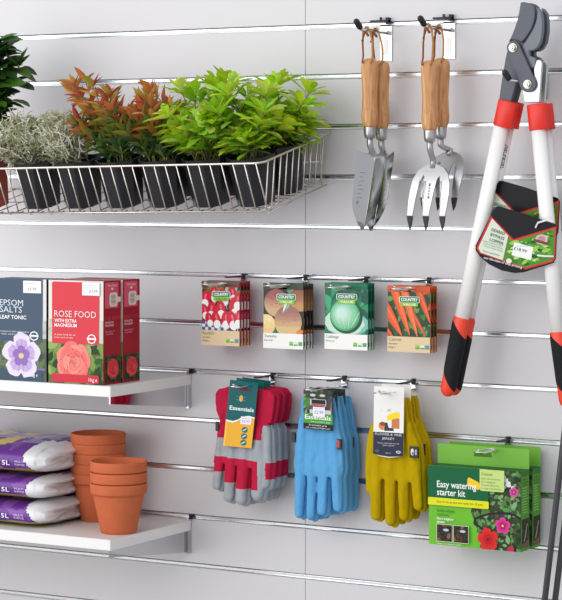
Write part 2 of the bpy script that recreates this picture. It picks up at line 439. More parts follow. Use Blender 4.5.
# ------------------------------------------------------------------ cartons on the upper shelf
def carton_box(w, h, d, r=.0006):
    mb = MB(); mb.box((0, 0, 0), (w, d, h)); return mb
GRN = [(58, 92, 40), (86, 122, 52), (120, 150, 74), (40, 66, 34), (150, 172, 100)]
f0 = at(48.6, 381.6, .288); f1 = at(103.4, 385, .288); ft = at(103.4, 281.5, .288)
RW, RH = f1.x-f0.x, ft.z-f1.z+.001
RD = .060
def rose_food(loc, label):
    t = thing('plant_food_carton', label, 'carton', loc, group='red rose food cartons')
    a = MB(); a.box((0, 0, 0), (RW, RD, RH), 0, lin((150, 20, 40))); bevel(a.build('carton', M['print'], t), .0008)
    a = Art(); W, H = RW, RH; m = .006
    a.rect(.0, .0, W, H, (226, 222, 214)); a.up()
    a.leaves(.0, .0, W, H*.40, 90, .035, GRN, (92, 112, 60))
    a.leaves(.0, H*.40, W, H*.62, 16, .03, [(170, 180, 150), (190, 196, 172), (206, 208, 190)], (200, 202, 188))
    a.rect(W*.07, H*.385, W*.93, H*.985, (214, 62, 74), .003); a.up()
    a.rose(W*.46, H*.215, W*.31, (232, 110, 104), (246, 150, 138))
    a.rect(W*.07, H*.012, W*.93, H*.09, (206, 48, 66), .003); a.up()
    a.text('ROSE FOOD', W*.12, H*.645, H*.062, (250, 222, 224), w=W*.76)
    a.text('WITH EXTRA', W*.12, H*.592, H*.033, (252, 240, 240), w=W*.41, bold=.02)
    a.text('MAGNESIUM', W*.12, H*.548, H*.033, (252, 240, 240), w=W*.41, bold=.02)
    a.text('A plant food for all', W*.12, H*.465, H*.016, (250, 226, 228), w=W*.38)
    a.text('roses and shrubs', W*.12, H*.438, H*.016, (250, 226, 228), w=W*.34)
    a.ell(W*.80, H*.44, W*.085, W*.075, (248, 236, 236), n=8); a.up(); a.ell(W*.80, H*.44, W*.062, W*.055, (214, 62, 74)); a.up(); a.rect(W*.715, H*.433, W*.885, H*.45, (248, 236, 236)); a.up()
    a.text('1kg', W*.75, H*.03, H*.036, (252, 240, 240), w=W*.1); a.text('e', W*.87, H*.03, H*.036, (252, 240, 240))
    a.rect(W*.63, H*.86, W*.945, H*.985, (240, 240, 240)); a.up()
    for k, c in enumerate(((206, 208, 206), (214, 214, 214))): a.rect(W*.66, H*(.955-.02*k), W*.86, H*(.962-.02*k), c)
    a.text('£3.99', W*.76, H*.888, H*.03, (110, 112, 116), w=W*.15)
    a.build('printed_front', t)
    s = Art(lambda u, v, h: (RW+h, u, v)); D = RD
    s.rect(.0002, .0, D, H, (164, 18, 40)); s.up()
    s.rect(D*.08, H*.735, D*.86, H*.985, (226, 88, 116), .002); s.up()
    s.text('No fuss', D*.5, H*.945, H*.022, (250, 226, 230), w=D*.5, al='c'); s.poly([(D*.42, H*.93), (D*.58, H*.93), (D*.5, H*.905)], (252, 236, 238))
    s.rect(D*.34, H*.75, D*.8, H*.885, (226, 222, 214), .006); s.rect(D*.75, H*.79, D*.99, H*.84, (226, 222, 214)); s.up()
    s.rect(D*.42, H*.765, D*.7, H*.87, (206, 196, 186), .005); s.up()
    s.text('60', D*.56, H*.83, H*.03, (196, 84, 96), w=D*.2, al='c'); s.text('MIN', D*.56, H*.785, H*.026, (196, 84, 96), w=D*.22, al='c')
    s.text('ROSE FOOD', D*.08, H*.622, H*.034, (206, 70, 88), w=D*.84)
    s.text('WITH EXTRA', D*.08, H*.588, H*.020, (250, 236, 238), w=D*.5); s.text('MAGNESIUM', D*.08, H*.56, H*.020, (250, 236, 238), w=D*.5)
    s.text('Use monthly for', D*.08, H*.505, H*.013, (238, 190, 200), w=D*.55); s.text('stronger blooms', D*.12, H*.482, H*.013, (238, 190, 200), w=D*.42)
    s.leaves(D*.1, H*.02, D*.97, H*.275, 40, .018, [(52, 74, 34), (80, 100, 44), (34, 48, 26)], (40, 52, 30))
    s.rose(D*.52, H*.15, D*.33, (208, 36, 52), (236, 92, 92))
    s.build('printed_side', t)
    return t
r1 = rose_food((f0.x, -.288, ZM+.0004), 'red rose food carton with its whole front in view, nearest the shelf edge')
dup(r1, (f0.x+.001, -.288+RD+.0055, ZM+.0004), None, 'red rose food carton standing behind another, only its narrow side showing')
e1 = at(46.4, 382, .288)
EW = RW
def epsom(loc, label):
    t = thing('plant_tonic_carton', label, 'carton', loc)
    a = MB(); a.box((0, 0, 0), (EW, RD, RH), 0, lin((44, 56, 76))); bevel(a.build('carton', M['print'], t), .0008)
    a = Art(); W, H = EW, RH
    a.rect(0, 0, W, H, (222, 222, 218)); a.up()
    a.leaves(0, 0, W, H*.42, 90, .03, [(72, 96, 60), (98, 120, 80), (124, 110, 150), (56, 76, 52)], (84, 98, 76))
    a.leaves(W*.8, H*.42, W, H*.6, 8, .03, [(170, 178, 168), (192, 196, 188)], (196, 198, 192))
    a.rect(0, H*.385, W*.935, H*1.0, (72, 88, 108)); a.rect(0, 0, W*.935, H*.11, (66, 82, 102)); a.up()
    a.bloom(W*.54, H*.245, W*.36, (226, 216, 238), (150, 112, 186), (212, 206, 150))
    a.text('EPSOM', W*.135, H*.735, H*.060, (222, 232, 240), w=W*.44); a.text('SALTS', W*.135, H*.668, H*.060, (222, 232, 240), w=W*.42)
    a.text('LEAF TONIC', W*.135, H*.605, H*.037, (244, 246, 248), w=W*.50, bold=.02)
    a.text('A magnesium addition for greener', W*.125, H*.475, H*.016, (220, 228, 234), w=W*.56); a.text('leaves and flowers all year', W*.165, H*.448, H*.016, (220, 228, 234), w=W*.48)
    a.ell(W*.78, H*.445, W*.085, W*.075, (236, 240, 242), n=8); a.up(); a.ell(W*.78, H*.445, W*.062, W*.055, (72, 88, 108)); a.up(); a.rect(W*.695, H*.438, W*.865, H*.455, (236, 240, 242)); a.up()
    a.text('1kg', W*.70, H*.048, H*.034, (240, 244, 246), w=W*.1); a.text('e', W*.82, H*.048, H*.034, (240, 244, 246))
    a.rect(W*.58, H*.865, W*.915, H*.985, (240, 240, 240)); a.up(); a.rect(W*.62, H*.955, W*.8, H*.962, (206, 208, 206)); a.text('£3.99', W*.745, H*.892, H*.028, (120, 122, 128), w=W*.16, al='c')
    a.build('printed_front', t)
    return t
epsom((e1.x-EW, -.288, ZM+.0004), 'slate blue plant tonic carton with a lilac flower at the left end')

# ------------------------------------------------------------------ hooks
def peg_hook(px, py, L, label, bar=.07, group='chrome hooks on the slatted wall', up=.008):
    p = at(px, py, 0)
    t = thing('display_hook', label, 'hook', (p.x, 0, p.z), group=group)
    k = MB(); k.box((-.007, -.0040, -.016), (.005, -.0018, .004)); k.box((-.010, -.003, .0), (.006, .004, .0035)); k.build('back_plate', M['chrome'], t)
    k = MB(); k.tube([(0, -.003, -.012), (0, -L*.8, -.012), (0, -L*.93, -.0105), (0, -L, -.012+up)], .0022, 8, round_end=True); k.build('prong', M['chrome'], t)
    if bar:
        k = MB(); k.box((-.0045, -bar, .0015), (.0045, -.002, .0045)); k.box((-.004, -.006, -.004), (.004, -.001, .008)); k.build('label_arm', M['blackm'], t)
        k = MB(); k.tube([(-.012, -L*.60, -.009), (-.012, -L*.95, -.009), (-.010, -L*1.0, -.008), (0, -L*1.015, -.0075), (.010, -L, -.008), (.012, -L*.95, -.009), (.012, -L*.60, -.009), (.010, -L*.57, -.0085), (0, -L*.56, -.008), (-.010, -L*.57, -.0085)], .0013, 6, closed=True); k.build('wire_loop', M['chrome'], t)
    return t

# ------------------------------------------------------------------ seed packets
def packet(kind, pxl, pxr, pyt, pyb, n, hook, words, D=.070):
    a0 = at(pxl, pyt, D); a1 = at(pxr, pyb, D)
    W = a1.x-a0.x; H = a0.z-a1.z; loc = Vector(((a0.x+a1.x)/2, -D, a1.z))
    g = kind+' seed packets on one hook'
    t = thing('seed_packet', 'x', 'seed packet', loc, (0, 0, 0), g)
    hw, hv0, hv1 = .010, H-.0115, H-.0060
    mb = MB()
    col = lin({'radish': (190, 40, 60), 'swede': (60, 50, 44), 'cabbage': (24, 104, 74), 'carrot': (196, 84, 34)}[kind])
    for a, b in (((-W/2, 0, 0), (W/2, .0016, hv0)), ((-W/2, 0, hv0), (-hw, .0016, hv1)), ((hw, 0, hv0), (W/2, .0016, hv1)), ((-W/2, 0, hv1), (W/2, .0016, H))): mb.box(a, b, 0, col)
    mb.build('sachet', M['gloss'], t)
    a = Art(lambda u, v, h: (u, -h, v)); band = H*.235
    bc = (224, 200, 158) if kind in ('radish', 'carrot') else (242, 240, 236)
    L, R, T = -W/2+.0003, W/2-.0003, hv0
    a.clip = (L, 0, R, T)
    if kind == 'radish':
        a.rect(L, band, R, T, (52, 46, 44)); a.up()
        for k in range(26): a.leaf(random.uniform(L, R), random.uniform(T*.86, T*1.02), .02, .009, random.uniform(0, 3), random.choice([(70, 104, 50), (110, 140, 80), (40, 66, 34), (200, 206, 190)]))
        for i in range(9):
            for j in range(3): a.rect(L+i*.0072, band+j*.0062, L+i*.0072+.0068, band+j*.0062+.0058, (86, 96, 160) if (i+j) % 2 == 0 else (232, 232, 240))
        a.up()
        for (u, v, s, r) in ((-.40, .72, 1, .25), (-.18, .80, .9, -.1), (.06, .76, 1.0, -.35), (.30, .80, .95, -.2), (-.43, .52, .9, -.35), (-.24, .54, 1, .15), (.0, .56, 1.0, -.1), (.36, .60, 1.15, -.2), (-.12, .40, .95, -.25), (.14, .40, 1.0, .0), (-.30, .40, .8, -.3), (.30, .40, 1.1, -.35), (.47, .42, 1.0, .1), (.46, .70, 1, .15)):
            cx, cy = u*W, v*H; q = .0180*s; ax, ay = math.sin(r), math.cos(r)
            a.ell(cx, cy, q*.62, q, (206, 30, 56), -r, 14); a.layer += .3
            a.ell(cx-ax*q*.55, cy-ay*q*.55, q*.48, q*.5, (244, 240, 236), -r, 12); a.ell(cx-ax*q*.15, cy+ay*q*.3, q*.13, q*.35, (236, 110, 130), -r, 8)
            a.poly([(cx-ax*q-.001, cy-ay*q), (cx-ax*q+.001, cy-ay*q), (cx-ax*q*1.6, cy-ay*q*1.6)], (240, 236, 232)); a.up()
    elif kind == 'swede':
        a.rect(L, band, R, T, (46, 40, 40)); a.up()
        a.leaf(.02, T*.95, .07, .016, -.9, (90, 160, 120)); a.leaf(.028, T*.9, .06, .008, -1.1, (216, 230, 214)); a.leaf(-.01, band+.006, .04, .02, .4, (40, 120, 80)); a.up()
        def sw(cx, cy, q, c0, c1):
            a.ell(cx, cy, q, q*.98, c0, 0, 30); a.layer += .3
            NB = 18
            for k in range(NB):
                y0, y1 = -.96+1.92*k/NB, -.96+1.92*(k+1)/NB; f = max(0, min(1, .5+(k/NB-.52)*1.9+random.uniform(-.10, .10)))
                w0, w1 = math.sqrt(1-y0*y0), math.sqrt(1-y1*y1); col = [c0[i]+(c1[i]-c0[i])*f for i in range(3)]
                sl = .10
                a.poly([(cx-q*w0, cy+q*y0), (cx-q*w0*.3, cy+q*y0-sl*q*w0*.2), (cx+q*w0, cy+q*y0), (cx+q*w1, cy+q*y1), (cx-q*w1*.3, cy+q*y1-sl*q*w1*.2), (cx-q*w1, cy+q*y1)], col)
            a.layer += .3
            for k in range(10): a.ell(cx+q*random.uniform(-.5, .5), cy+q*random.uniform(-.2, .7), q*random.uniform(.05, .16), q*.03, [min(255, c*1.12) for c in c1], random.uniform(-.2, .2), 10)
            a.up()
        sw(-W*.18, H*.70, W*.30, (206, 172, 128), (158, 84, 84)); sw(W*.40, H*.76, W*.26, (196, 150, 96), (150, 96, 70))
        sw(-W*.43, H*.36, W*.23, (232, 200, 132), (240, 214, 160)); sw(W*.12, H*.42, W*.34, (216, 184, 128), (160, 108, 104))
        a.leaf(W*.05, H*.66, .03, .005, 1.2, (226, 236, 220)); a.leaf(W*.16, H*.70, .035, .006, 1.0, (130, 190, 150)); a.leaf(W*.42, band+.004, .018, .01, .2, (226, 130, 50)); a.up()
    elif kind == 'cabbage':
        a.leaves(L, band, R, T, 46, .045, [(20, 122, 82), (34, 150, 100), (16, 84, 66), (60, 168, 120), (120, 190, 170)], (22, 96, 70)); a.clip = (L, 0, R, T)
        a.ell(-.0, H*.40, W*.50, H*.215, (120, 190, 176), 0, 26, .08); a.up(); a.ell(-.004, H*.415, W*.46, H*.195, (196, 226, 206), 0, 26, .06); a.up()
        a.ell(0, H*.50, W*.38, H*.26, (30, 70, 56), 0, 28); a.up(); a.ell(-.003, H*.52, W*.345, H*.24, (62, 172, 110), 0, 28); a.up()
        for k in range(7): a.ell(-.004-.001*k, H*(.525+.004*k), W*(.32-.034*k), H*(.215-.024*k), [112+15*k, 196+6*k, 146+12*k], 0, 26, .02); a.up()
        for dx in (-.5, -.15, .2, .55): a.leaf(dx*W*.4, H*.46, .04, .0016, PI/2-dx, (214, 234, 200))
        a.up()
    else:
        a.leaves(L, band, R, T, 60, .02, [(36, 92, 50), (60, 124, 66), (24, 62, 40), (110, 150, 80)], (28, 76, 46)); a.clip = (L, 0, R, T)
        for (u0, v0, u1, v1, ww, c) in ((.50, .96, .28, .88, .15, (214, 84, 36)), (.62, .80, .40, .62, .13, (206, 74, 30)), (.18, 1.0, .50, .44, .165, (226, 92, 40)), (-.02, .70, .38, .26, .12, (222, 86, 40)), (-.36, .98, .02, .26, .20, (234, 100, 44)), (-.12, .96, .20, .24, .19, (240, 112, 56)), (-.56, .70, -.16, .24, .22, (228, 92, 44)), (-.62, .40, -.34, .20, .14, (220, 84, 40))):
            x0, y0, x1, y1 = u0*W, v0*H, u1*W, v1*H; d = Vector((x1-x0, y1-y0)); Ln = d.length; d /= Ln; nn = Vector((-d.y, d.x)); hw_ = ww*W/2
            def strip(o0, o1, cc):
                pts = []
                for q in (0, .3, .6, .85, .97, 1): pts.append((Vector((x0, y0))+d*Ln*q+nn*hw_*o1*(1-q**2.6*.92)))
                for q in (1, .97, .85, .6, .3, 0): pts.append((Vector((x0, y0))+d*Ln*q+nn*hw_*o0*(1-q**2.6*.92)))
                a.poly([tuple(p) for p in pts], cc)
            strip(-1, 1, [v*.86 for v in c]); a.layer += .3; strip(-.72, .8, c); a.layer += .2; strip(-.05, .45, [min(255, v*1.0+22) for v in c])
            for q in (.15, .3, .42, .58, .72):
                p = Vector((x0, y0))+d*Ln*q; a.poly([tuple(p-nn*hw_*.5), tuple(p+nn*hw_*.3+d*.0004), tuple(p-nn*hw_*.3+d*.001)], [v*.8 for v in c])
            a.up()
    a.clip = None; a.up(); a.up()
    a.rect(L, hv1, R, H-.0002, {'radish': (88, 96, 70), 'swede': (64, 92, 70), 'cabbage': (30, 120, 84), 'carrot': (214, 92, 40)}[kind])
    for uu, vv in ((L, -hw), (hw, R)): a.rect(uu, hv0, vv, hv1, {'radish': (128, 44, 52), 'swede': (74, 60, 52), 'cabbage': (24, 104, 74), 'carrot': (206, 84, 36)}[kind])
    a.rect(L, 0, R, band, bc); a.up()
    lx, ly = W*(.02 if kind != 'swede' else .08), H*.755
    a.rect(lx-W*.24, ly-.001, lx+W*.24, ly+H*.088, (240, 246, 240), .003); a.up(); a.rect(lx-W*.225, ly, lx+W*.225, ly+H*.08, (14, 120, 78), .002); a.rect(lx-W*.20, ly-H*.06, lx+W*.20, ly-.0002, (142, 196, 52), .001); a.up()
    a.text('COUNTRY', lx, ly+H*.018, H*.046, (248, 252, 248), w=W*.39, al='c', bold=.03); a.text('VALUE', lx, ly-H*.05, H*.034, (238, 250, 214) if kind != 'radish' else (60, 110, 40), w=W*.3, al='c', bold=.02)
    nm = {'radish': ('Radish', 'Scarlet', 'Mixed'), 'swede': ('Swede', 'Best of All', ''), 'cabbage': ('Cabbage', 'Primo', ''), 'carrot': ('Carrot', 'Autumn', 'King 2')}[kind]
    gc = (120, 128, 40) if kind == 'radish' else (60, 150, 90) if kind != 'carrot' else (120, 120, 80)
    a.text(nm[0], L+.003, band-H*.068, H*.047, gc, w=W*.30)
    for k in (1, 2): a.text(nm[k], L+.003, band-H*(.068+.055*k), H*.028, (96, 84, 66), w=W*(.2 if k == 1 else .15)) if nm[k] else None
    for k, c in enumerate(((140, 200, 70), (224, 232, 220), (90, 150, 190) if bc[0] < 230 else (80, 180, 80))): a.rect(R-.031+k*.0102, .007, R-.0225+k*.0102, .0145, c, .001); a.rect(R-.031+k*.0102, .007, R-.0225+k*.0102, .0095, (70, 160, 70))
    a.build('printed_front', t, 'gloss')
    t['label'] = words[0]
    for k in range(1, n): dup(t, (loc.x+.0004*k, -D+.0115*k, loc.z+.0003*(-1)**k), (0, 0, random.uniform(-.012, .012)), words[k])
    peg_hook(hook[0], hook[1], .15, 'chrome hook with a black arm above the %s packets' % kind)
def words(k, n):
    w = {0: 'front %s seed packet, its whole picture in view', 1: '%s seed packet directly behind the front one', 2: '%s seed packet third from the front, only its right edge showing', 3: '%s seed packet at the back, nearest the wall, only its right edge showing'}
    if n == 3: w[2] = '%s seed packet at the back, nearest the wall, only its right edge showing'
    return [w[i] % k for i in range(n)]
packet('radish', 202.2, 240.4, 280.6, 346.4, 4, (244.5, 277.3), words('radish', 4))
packet('swede', 263.6, 303.8, 283.0, 349.6, 4, (306.5, 278.5), words('swede', 4))
packet('cabbage', 325.0, 368.2, 282.6, 350.6, 3, (367.3, 280.2), words('cabbage', 3))
packet('carrot', 387.8, 430.8, 285.4, 353.2, 3, (430.0, 281.4), words('carrot', 3))

# ------------------------------------------------------------------ gloves
def soft(mb, voxel=.0022, it=6):
    me = bpy.data.meshes.new('soft'); me.from_pydata(mb.v, [], mb.f); me.update()
    b = bmesh.new(); b.from_mesh(me); bmesh.ops.recalc_face_normals(b, faces=b.faces); b.to_mesh(me); b.free()
    o = bpy.data.objects.new('soft', me); C.objects.link(o)
    r = o.modifiers.new('r', 'REMESH'); r.mode = 'VOXEL'; r.voxel_size = voxel; r.use_smooth_shade = True
    s = o.modifiers.new('s', 'SMOOTH'); s.iterations = it; s.factor = .5
    dg = bpy.context.evaluated_depsgraph_get(); dg.update()
    out = bpy.data.meshes.new_from_object(o.evaluated_get(dg)); bpy.data.objects.remove(o); bpy.data.meshes.remove(me)
    return out
def gloves(ox, oy, D, label, group, cuff, palm, fingers, mats, pick, th=.0050, wr=.0017):
    O = at(ox, oy, D); kz = 1/((at(ox, oy, D)-CAM).length/FL)  # px per metre
    t = thing('glove_pair', label, 'gloves', O, group=group)
    def G(p): q = at(p[0], p[1], D)-O; return (q.x, q.z)
    for layer in range(2):
        mb = MB(); y = .006+.0115*layer; ex = (1.6 if layer else 0); ey = (2.5 if layer else 0)
        for poly, tk in ((cuff, th*.8), (palm, th)):
            pts = [G((p[0]+ex, p[1]+ey*.3)) for p in poly]; mb.prism(pts, y-tk, y+tk)
        for path, rr in fingers:
            P = [Vector((G((p[0]+ex, p[1]+ey))[0], y, G((p[0]+ex, p[1]+ey))[1])) for p in path]
            R = [r/kz for r in (rr if isinstance(rr, tuple) else (rr,)*len(path))]
            # finer path
            PP, RR = [], []
            for i in range(len(P)-1):
                for k in range(5): q = k/5; PP.append(P[i].lerp(P[i+1], q)); RR.append(R[i]*(1-q)+R[i+1]*q)
            PP.append(P[-1]); RR.append(R[-1])
            mb.tube(PP, RR, 16, sy=.82, round_end=True)
        me = soft(mb)
        for m in mats: me.materials.append(M[m])
        inv = [(G((ox+1, oy))[0]), (G((ox, oy+1))[1])]
        for v in me.vertices:
            n1 = noise.noise(Vector((v.co.x*80, v.co.y*30+layer*5, v.co.z*17+ox)))
            n2 = noise.noise(Vector((v.co.x*120+9, v.co.y*30, v.co.z*70+ox)))
            v.co.y += n1*wr*1.6+n2*wr*.7
        for p in me.polygons:
            c = p.center; p.use_smooth = True
            if len(mats) > 1: p.material_index = pick(ox+c.x/inv[0], oy+c.z/inv[1])
        me.update(); link('glove', me, t)
    return t, O, G
def card_map(O, D, y):          # px -> local on a card y metres in front of the root plane
    def f(u, v, h): q = at(u, v, D+y)-O; return (q.x, -y-h, q.z)
    return f
def slab(t, name, O, D, y, pts, thick, rgb, m='print'):
    mb = MB(); mb.prism([((at(u, v, D+y)-O).x, (at(u, v, D+y)-O).z) for u, v in pts], -y, -y+thick, 0, lin(rgb)); return mb.build(name, M[m], t)

# --- red and grey
RD_ = .098
def red_pick(x, y):
    if y < 424: return 0
    if y < 438.5: return 1 if x > 262.5 else 0
    if y < 458+(x-220)*.06: return 1
    if x > 265.5 and 457 < y < 478: return 0
    if x > 258.5: return 1
    lim = 474 if x < 221.5 else 484 if x < 234 else 489
    return 0 if y < lim-(x-228)*.0 else 1
tR, OR, GR = gloves(244, 386, RD_, 'front pair of red and grey gloves, wearing a teal and orange card', 'red and grey gardening gloves',
    [(214, 400), (214.5, 393), (218, 389), (226, 387.5), (258, 389), (269, 390.5), (274, 396), (273, 410), (270, 423), (262, 427), (226, 424), (219, 420), (215.5, 411)],
    [(220, 418), (266, 420), (267, 436), (268, 455), (266, 472), (240, 466), (212.5, 462), (214, 450), (217.5, 436)],
    [([(221, 432), (217.5, 464), (215.3, 486)], (5.6, 5.2, 4.6)), ([(231, 432), (229, 468), (227, 497)], (6, 6.2, 5.8)), ([(243.5, 432), (242, 470), (239.5, 499)], (6.6, 6.8, 6.6)), ([(258.5, 432), (258.5, 470), (256, 495)], (8, 8.2, 6.8)), ([(265, 430), (266, 465), (264, 484)], (4.5, 5.2, 5))],
    ['gred', 'ggrey'], red_pick)
cpts = [(230.2, 379.6), (258.2, 383.6), (251.6, 448.2), (223.2, 445.6)]
def quad(u, v):      # bilinear on the card, u right 0..1, v down 0..1
    a, b, c, d = cpts
    return (a[0]*(1-u)*(1-v)+b[0]*u*(1-v)+c[0]*u*v+d[0]*(1-u)*v, a[1]*(1-u)*(1-v)+b[1]*u*(1-v)+c[1]*u*v+d[1]*(1-u)*v)
cy = .0115
card = slab(tR, 'header_card', OR, RD_, cy, cpts, .0008, (20, 92, 96))
def q3(u, v, h):
    p = quad(u, 1-v); q = at(p[0], p[1], RD_+cy)-OR; return (q.x, -cy-h, q.z)
a = Art(q3); a.rect(0, 0, 1, 1, (18, 96, 98)); a.up()
a.poly([(0, 0), (1, 0), (1, .475), (.78, .49), (.6, .47), (.42, .415), (.25, .385), (.0, .40)], (242, 244, 240)); a.up()
a.poly([(0, 0), (1, 0), (1, .455), (.78, .47), (.6, .45), (.42, .395), (.25, .36), (.0, .375)], (238, 176, 54)); a.up()
a.rect(0, .0, .06, .37, (250, 200, 90)); a.up()
a.text('Essentials', .52, .555, .06, (240, 248, 246), w=.86, al='c', bold=.02)
a.ell(.46, .74, .065, .05, (236, 176, 70)); a.rect(.30, .71, .62, .713, (180, 214, 210)); a.rect(.28, .765, .64, .768, (150, 196, 194)); a.up()
a.rect(.52, .355, .90, .47, (238, 232, 244), .0); a.up(); a.text('£3.99', .71, .385, .032, (140, 120, 160), w=.26, al='c'); a.rect(.57, .44, .85, .446, (190, 180, 204))
for k in range(3):
    a.ell(.70, .27-.098*k, .105, .045, (24, 112, 112)); a.up(); a.poly([(.62, .255-.098*k), (.66, .25-.098*k), (.78, .285-.098*k), (.74, .292-.098*k)], (220, 236, 226))
a.up(); a.rect(.24, .865, .74, .895, (120, 24, 44), .0); a.up()
a.build('printed_card_face', card)
mb = MB(); q = at(218.2, 426, RD_)-OR; mb.box((q.x-.004, -.004, q.z-.010), (q.x+.003, -.0005, q.z+.009)); mb.build('care_tag', M['black'], tR)
tR['label'] = 'front pair of red and grey gloves, its teal and orange card fully in view'
dup(tR, OR+Vector((.000, .0245, .0015)), (0, 0, -.03), 'middle pair of red and grey gloves, half hidden behind the front pair')
dup(tR, OR+Vector((-.001, .049, .001)), (0, 0, .02), 'rear pair of red and grey gloves, closest to the wall')
peg_hook(273.5, 376.5, .155, 'chrome hook carrying the red and grey gloves')

# --- blue
BD = .092
tB, OB, GB = gloves(318, 392, BD, 'front pair of sky blue gloves, its printed card fully in view', 'sky blue gardening gloves',
    [(300.5, 396), (333, 397.5), (335.5, 412), (339, 432), (296, 432), (299.5, 412)],
    [(297, 428), (338, 430), (341.5, 440), (342.5, 470), (341, 478), (317, 476), (294.5, 474), (292.8, 466), (294.5, 440)],
    [([(303, 424), (299.5, 470), (297.5, 514)], (5.4, 6.2, 4.8)), ([(313, 424), (311, 470), (309, 516)], (4.6, 5.4, 4.8)), ([(323, 424), (322, 470), (320.5, 511)], (4.6, 5.8, 5.2)), ([(333, 424), (335, 470), (336.5, 507)], (5.2, 6.6, 5.6))],
    ['gblue'], None)
cpb = [(303.6, 388.8), (332.6, 390.6), (333, 431), (303.6, 428.4)]
def qb(u, v, h):
    a_, b_, c_, d_ = cpb; v = 1-v
    x = a_[0]*(1-u)*(1-v)+b_[0]*u*(1-v)+c_[0]*u*v+d_[0]*(1-u)*v; y = a_[1]*(1-u)*(1-v)+b_[1]*u*(1-v)+c_[1]*u*v+d_[1]*(1-u)*v
    q = at(x, y, BD+cy)-OB; return (q.x, -cy-h, q.z)
card = slab(tB, 'header_card', OB, BD, cy, cpb, .0008, (40, 60, 44))
a = Art(qb); a.leaves(0, .38, 1, 1, 70, .13, [(70, 76, 60), (104, 112, 92), (44, 50, 44), (150, 156, 140), (60, 100, 50)], (58, 62, 58))
a.rect(0, .15, 1, .40, (74, 158, 66)); a.rect(0, 0, 1, .15, (30, 34, 34)); a.leaves(0, .55, .22, .78, 10, .12, [(90, 170, 70), (60, 140, 60)], (70, 130, 60))
a.poly([(.80, .42), (.96, .5), (.98, .8), (.86, .82)], (74, 72, 76)); a.poly([(.9, .45), (.98, .5), (.97, .75)], (150, 120, 90)); a.up()
a.rect(.24, .60, .78, .76, (228, 226, 222)); a.up(); a.rect(.28, .645, .76, .75, (28, 40, 44)); a.rect(.26, .605, .76, .64, (206, 40, 40)); a.up()
a.rect(.22, .40, .95, .50, (206, 200, 214)); a.up()
a.text('Essentials', .5, .255, .11, (238, 250, 236), w=.88, al='c', bold=.02); a.text('extra comfort grip', .58, .175, .05, (200, 236, 180), w=.66, al='c')
a.text('Breathable grip', .5, .09, .042, (240, 240, 240), w=.6, al='c'); a.text('with a reinforced finger cover', .5, .025, .04, (240, 240, 240), w=.84, al='c')
a.rect(.33, .33, .74, .57, (240, 236, 246)); a.up(); a.text('£2.99', .535, .40, .08, (120, 110, 140), w=.3, al='c'); a.rect(.38, .52, .7, .53, (180, 176, 196))
a.ell(.33, .86, .10, .035, (206, 212, 206)); a.ell(.66, .86, .10, .035, (206, 212, 206))
a.build('printed_card_face', card)
for px_, py_ in ((341, 444),):
    q = at(px_, py_, BD)-OB; mb = MB(); mb.box((q.x-.004, -.009, q.z-.010), (q.x+.005, -.0035, q.z+.010), 0); o = mb.build('care_tag', M['black'], tB)
    mb = MB(); mb.box((q.x-.003, -.0095, q.z-.006), (q.x+.001, -.009, q.z+.008)); mb.build('tag_stripe', M['red'], o)
q = at(294, 437, BD)-OB; mb = MB(); mb.box((q.x-.005, -.002, q.z-.010), (q.x+.003, .003, q.z+.009), 0); mb.build('care_tag', M['black'], tB)
dup(tB, OB+Vector((-.002, .0245, .001)), (0, 0, -.04), 'middle pair of sky blue gloves, just behind the front pair')
dup(tB, OB+Vector((.000, .049, -.001)), (0, .01, .03), 'rear pair of sky blue gloves, closest to the wall')
peg_hook(345.5, 379.5, .15, 'chrome hook carrying the sky blue gloves')

# --- mustard
YD = .094
tY, OY, GY = gloves(389, 391, YD, 'front pair of mustard gloves, its white and navy card fully in view', 'mustard gardening gloves',
    [(376, 397), (404.5, 398), (409, 428), (413, 440), (368, 434), (373, 418)],
    [(369.5, 428), (412, 431), (418, 446), (420, 470), (418, 484), (392, 480), (366, 478), (364.5, 462), (366, 440)],
    [([(372.5, 428), (368, 470), (368.6, 490)], (4.4, 4.6, 4.2)), ([(379, 424), (375, 475), (374.5, 515)], (5, 6, 5.8)), ([(389, 424), (389, 475), (389, 521)], (5, 6.2, 5.6)), ([(399, 424), (402, 475), (402.5, 516)], (5, 6.2, 5.4)), ([(407, 426), (414.5, 470), (417, 506)], (5.2, 6.2, 5.4))],
    ['gyel'], None)
cpy = [(374.2, 386.0), (404.2, 387.4), (403.2, 456.2), (390, 457.8), (380, 456.2), (373, 453.2)]
cq = [(374.2, 386.0), (404.2, 387.4), (403.2, 457), (373, 455)]
def qy(u, v, h):
    a_, b_, c_, d_ = cq; v = 1-v
    x = a_[0]*(1-u)*(1-v)+b_[0]*u*(1-v)+c_[0]*u*v+d_[0]*(1-u)*v; y = a_[1]*(1-u)*(1-v)+b_[1]*u*(1-v)+c_[1]*u*v+d_[1]*(1-u)*v
    q = at(x, y, YD+cy)-OY; return (q.x, -cy-h, q.z)
card = slab(tY, 'header_card', OY, YD, cy, cpy, .0008, (236, 232, 226))
a = Art(qy); a.rect(0, .34, 1, 1, (240, 238, 232)); a.poly([(0, .02), (.25, -.0), (.55, -.01), (.8, -.0), (1, .01), (1, .34), (0, .34)], (46, 50, 66)); a.up()
a.ell(.30, .43, .13, .06, (216, 140, 90)); a.rect(.60, .40, .86, .55, (206, 126, 84)); a.ell(.30, .46, .10, .03, (150, 80, 60)); a.up()
a.poly([(.36, .36), (.68, .365), (.66, .40), (.50, .41), (.46, .48), (.38, .48)], (60, 62, 70)); a.poly([(.46, .51), (.86, .56), (.86, .63), (.76, .645), (.50, .60), (.44, .56)], (246, 220, 40)); a.up()
a.text('AC', .52, .645, .035, (90, 100, 60), w=.12, al='c'); a.ell(.26, .655, .02, .008, (214, 212, 206))
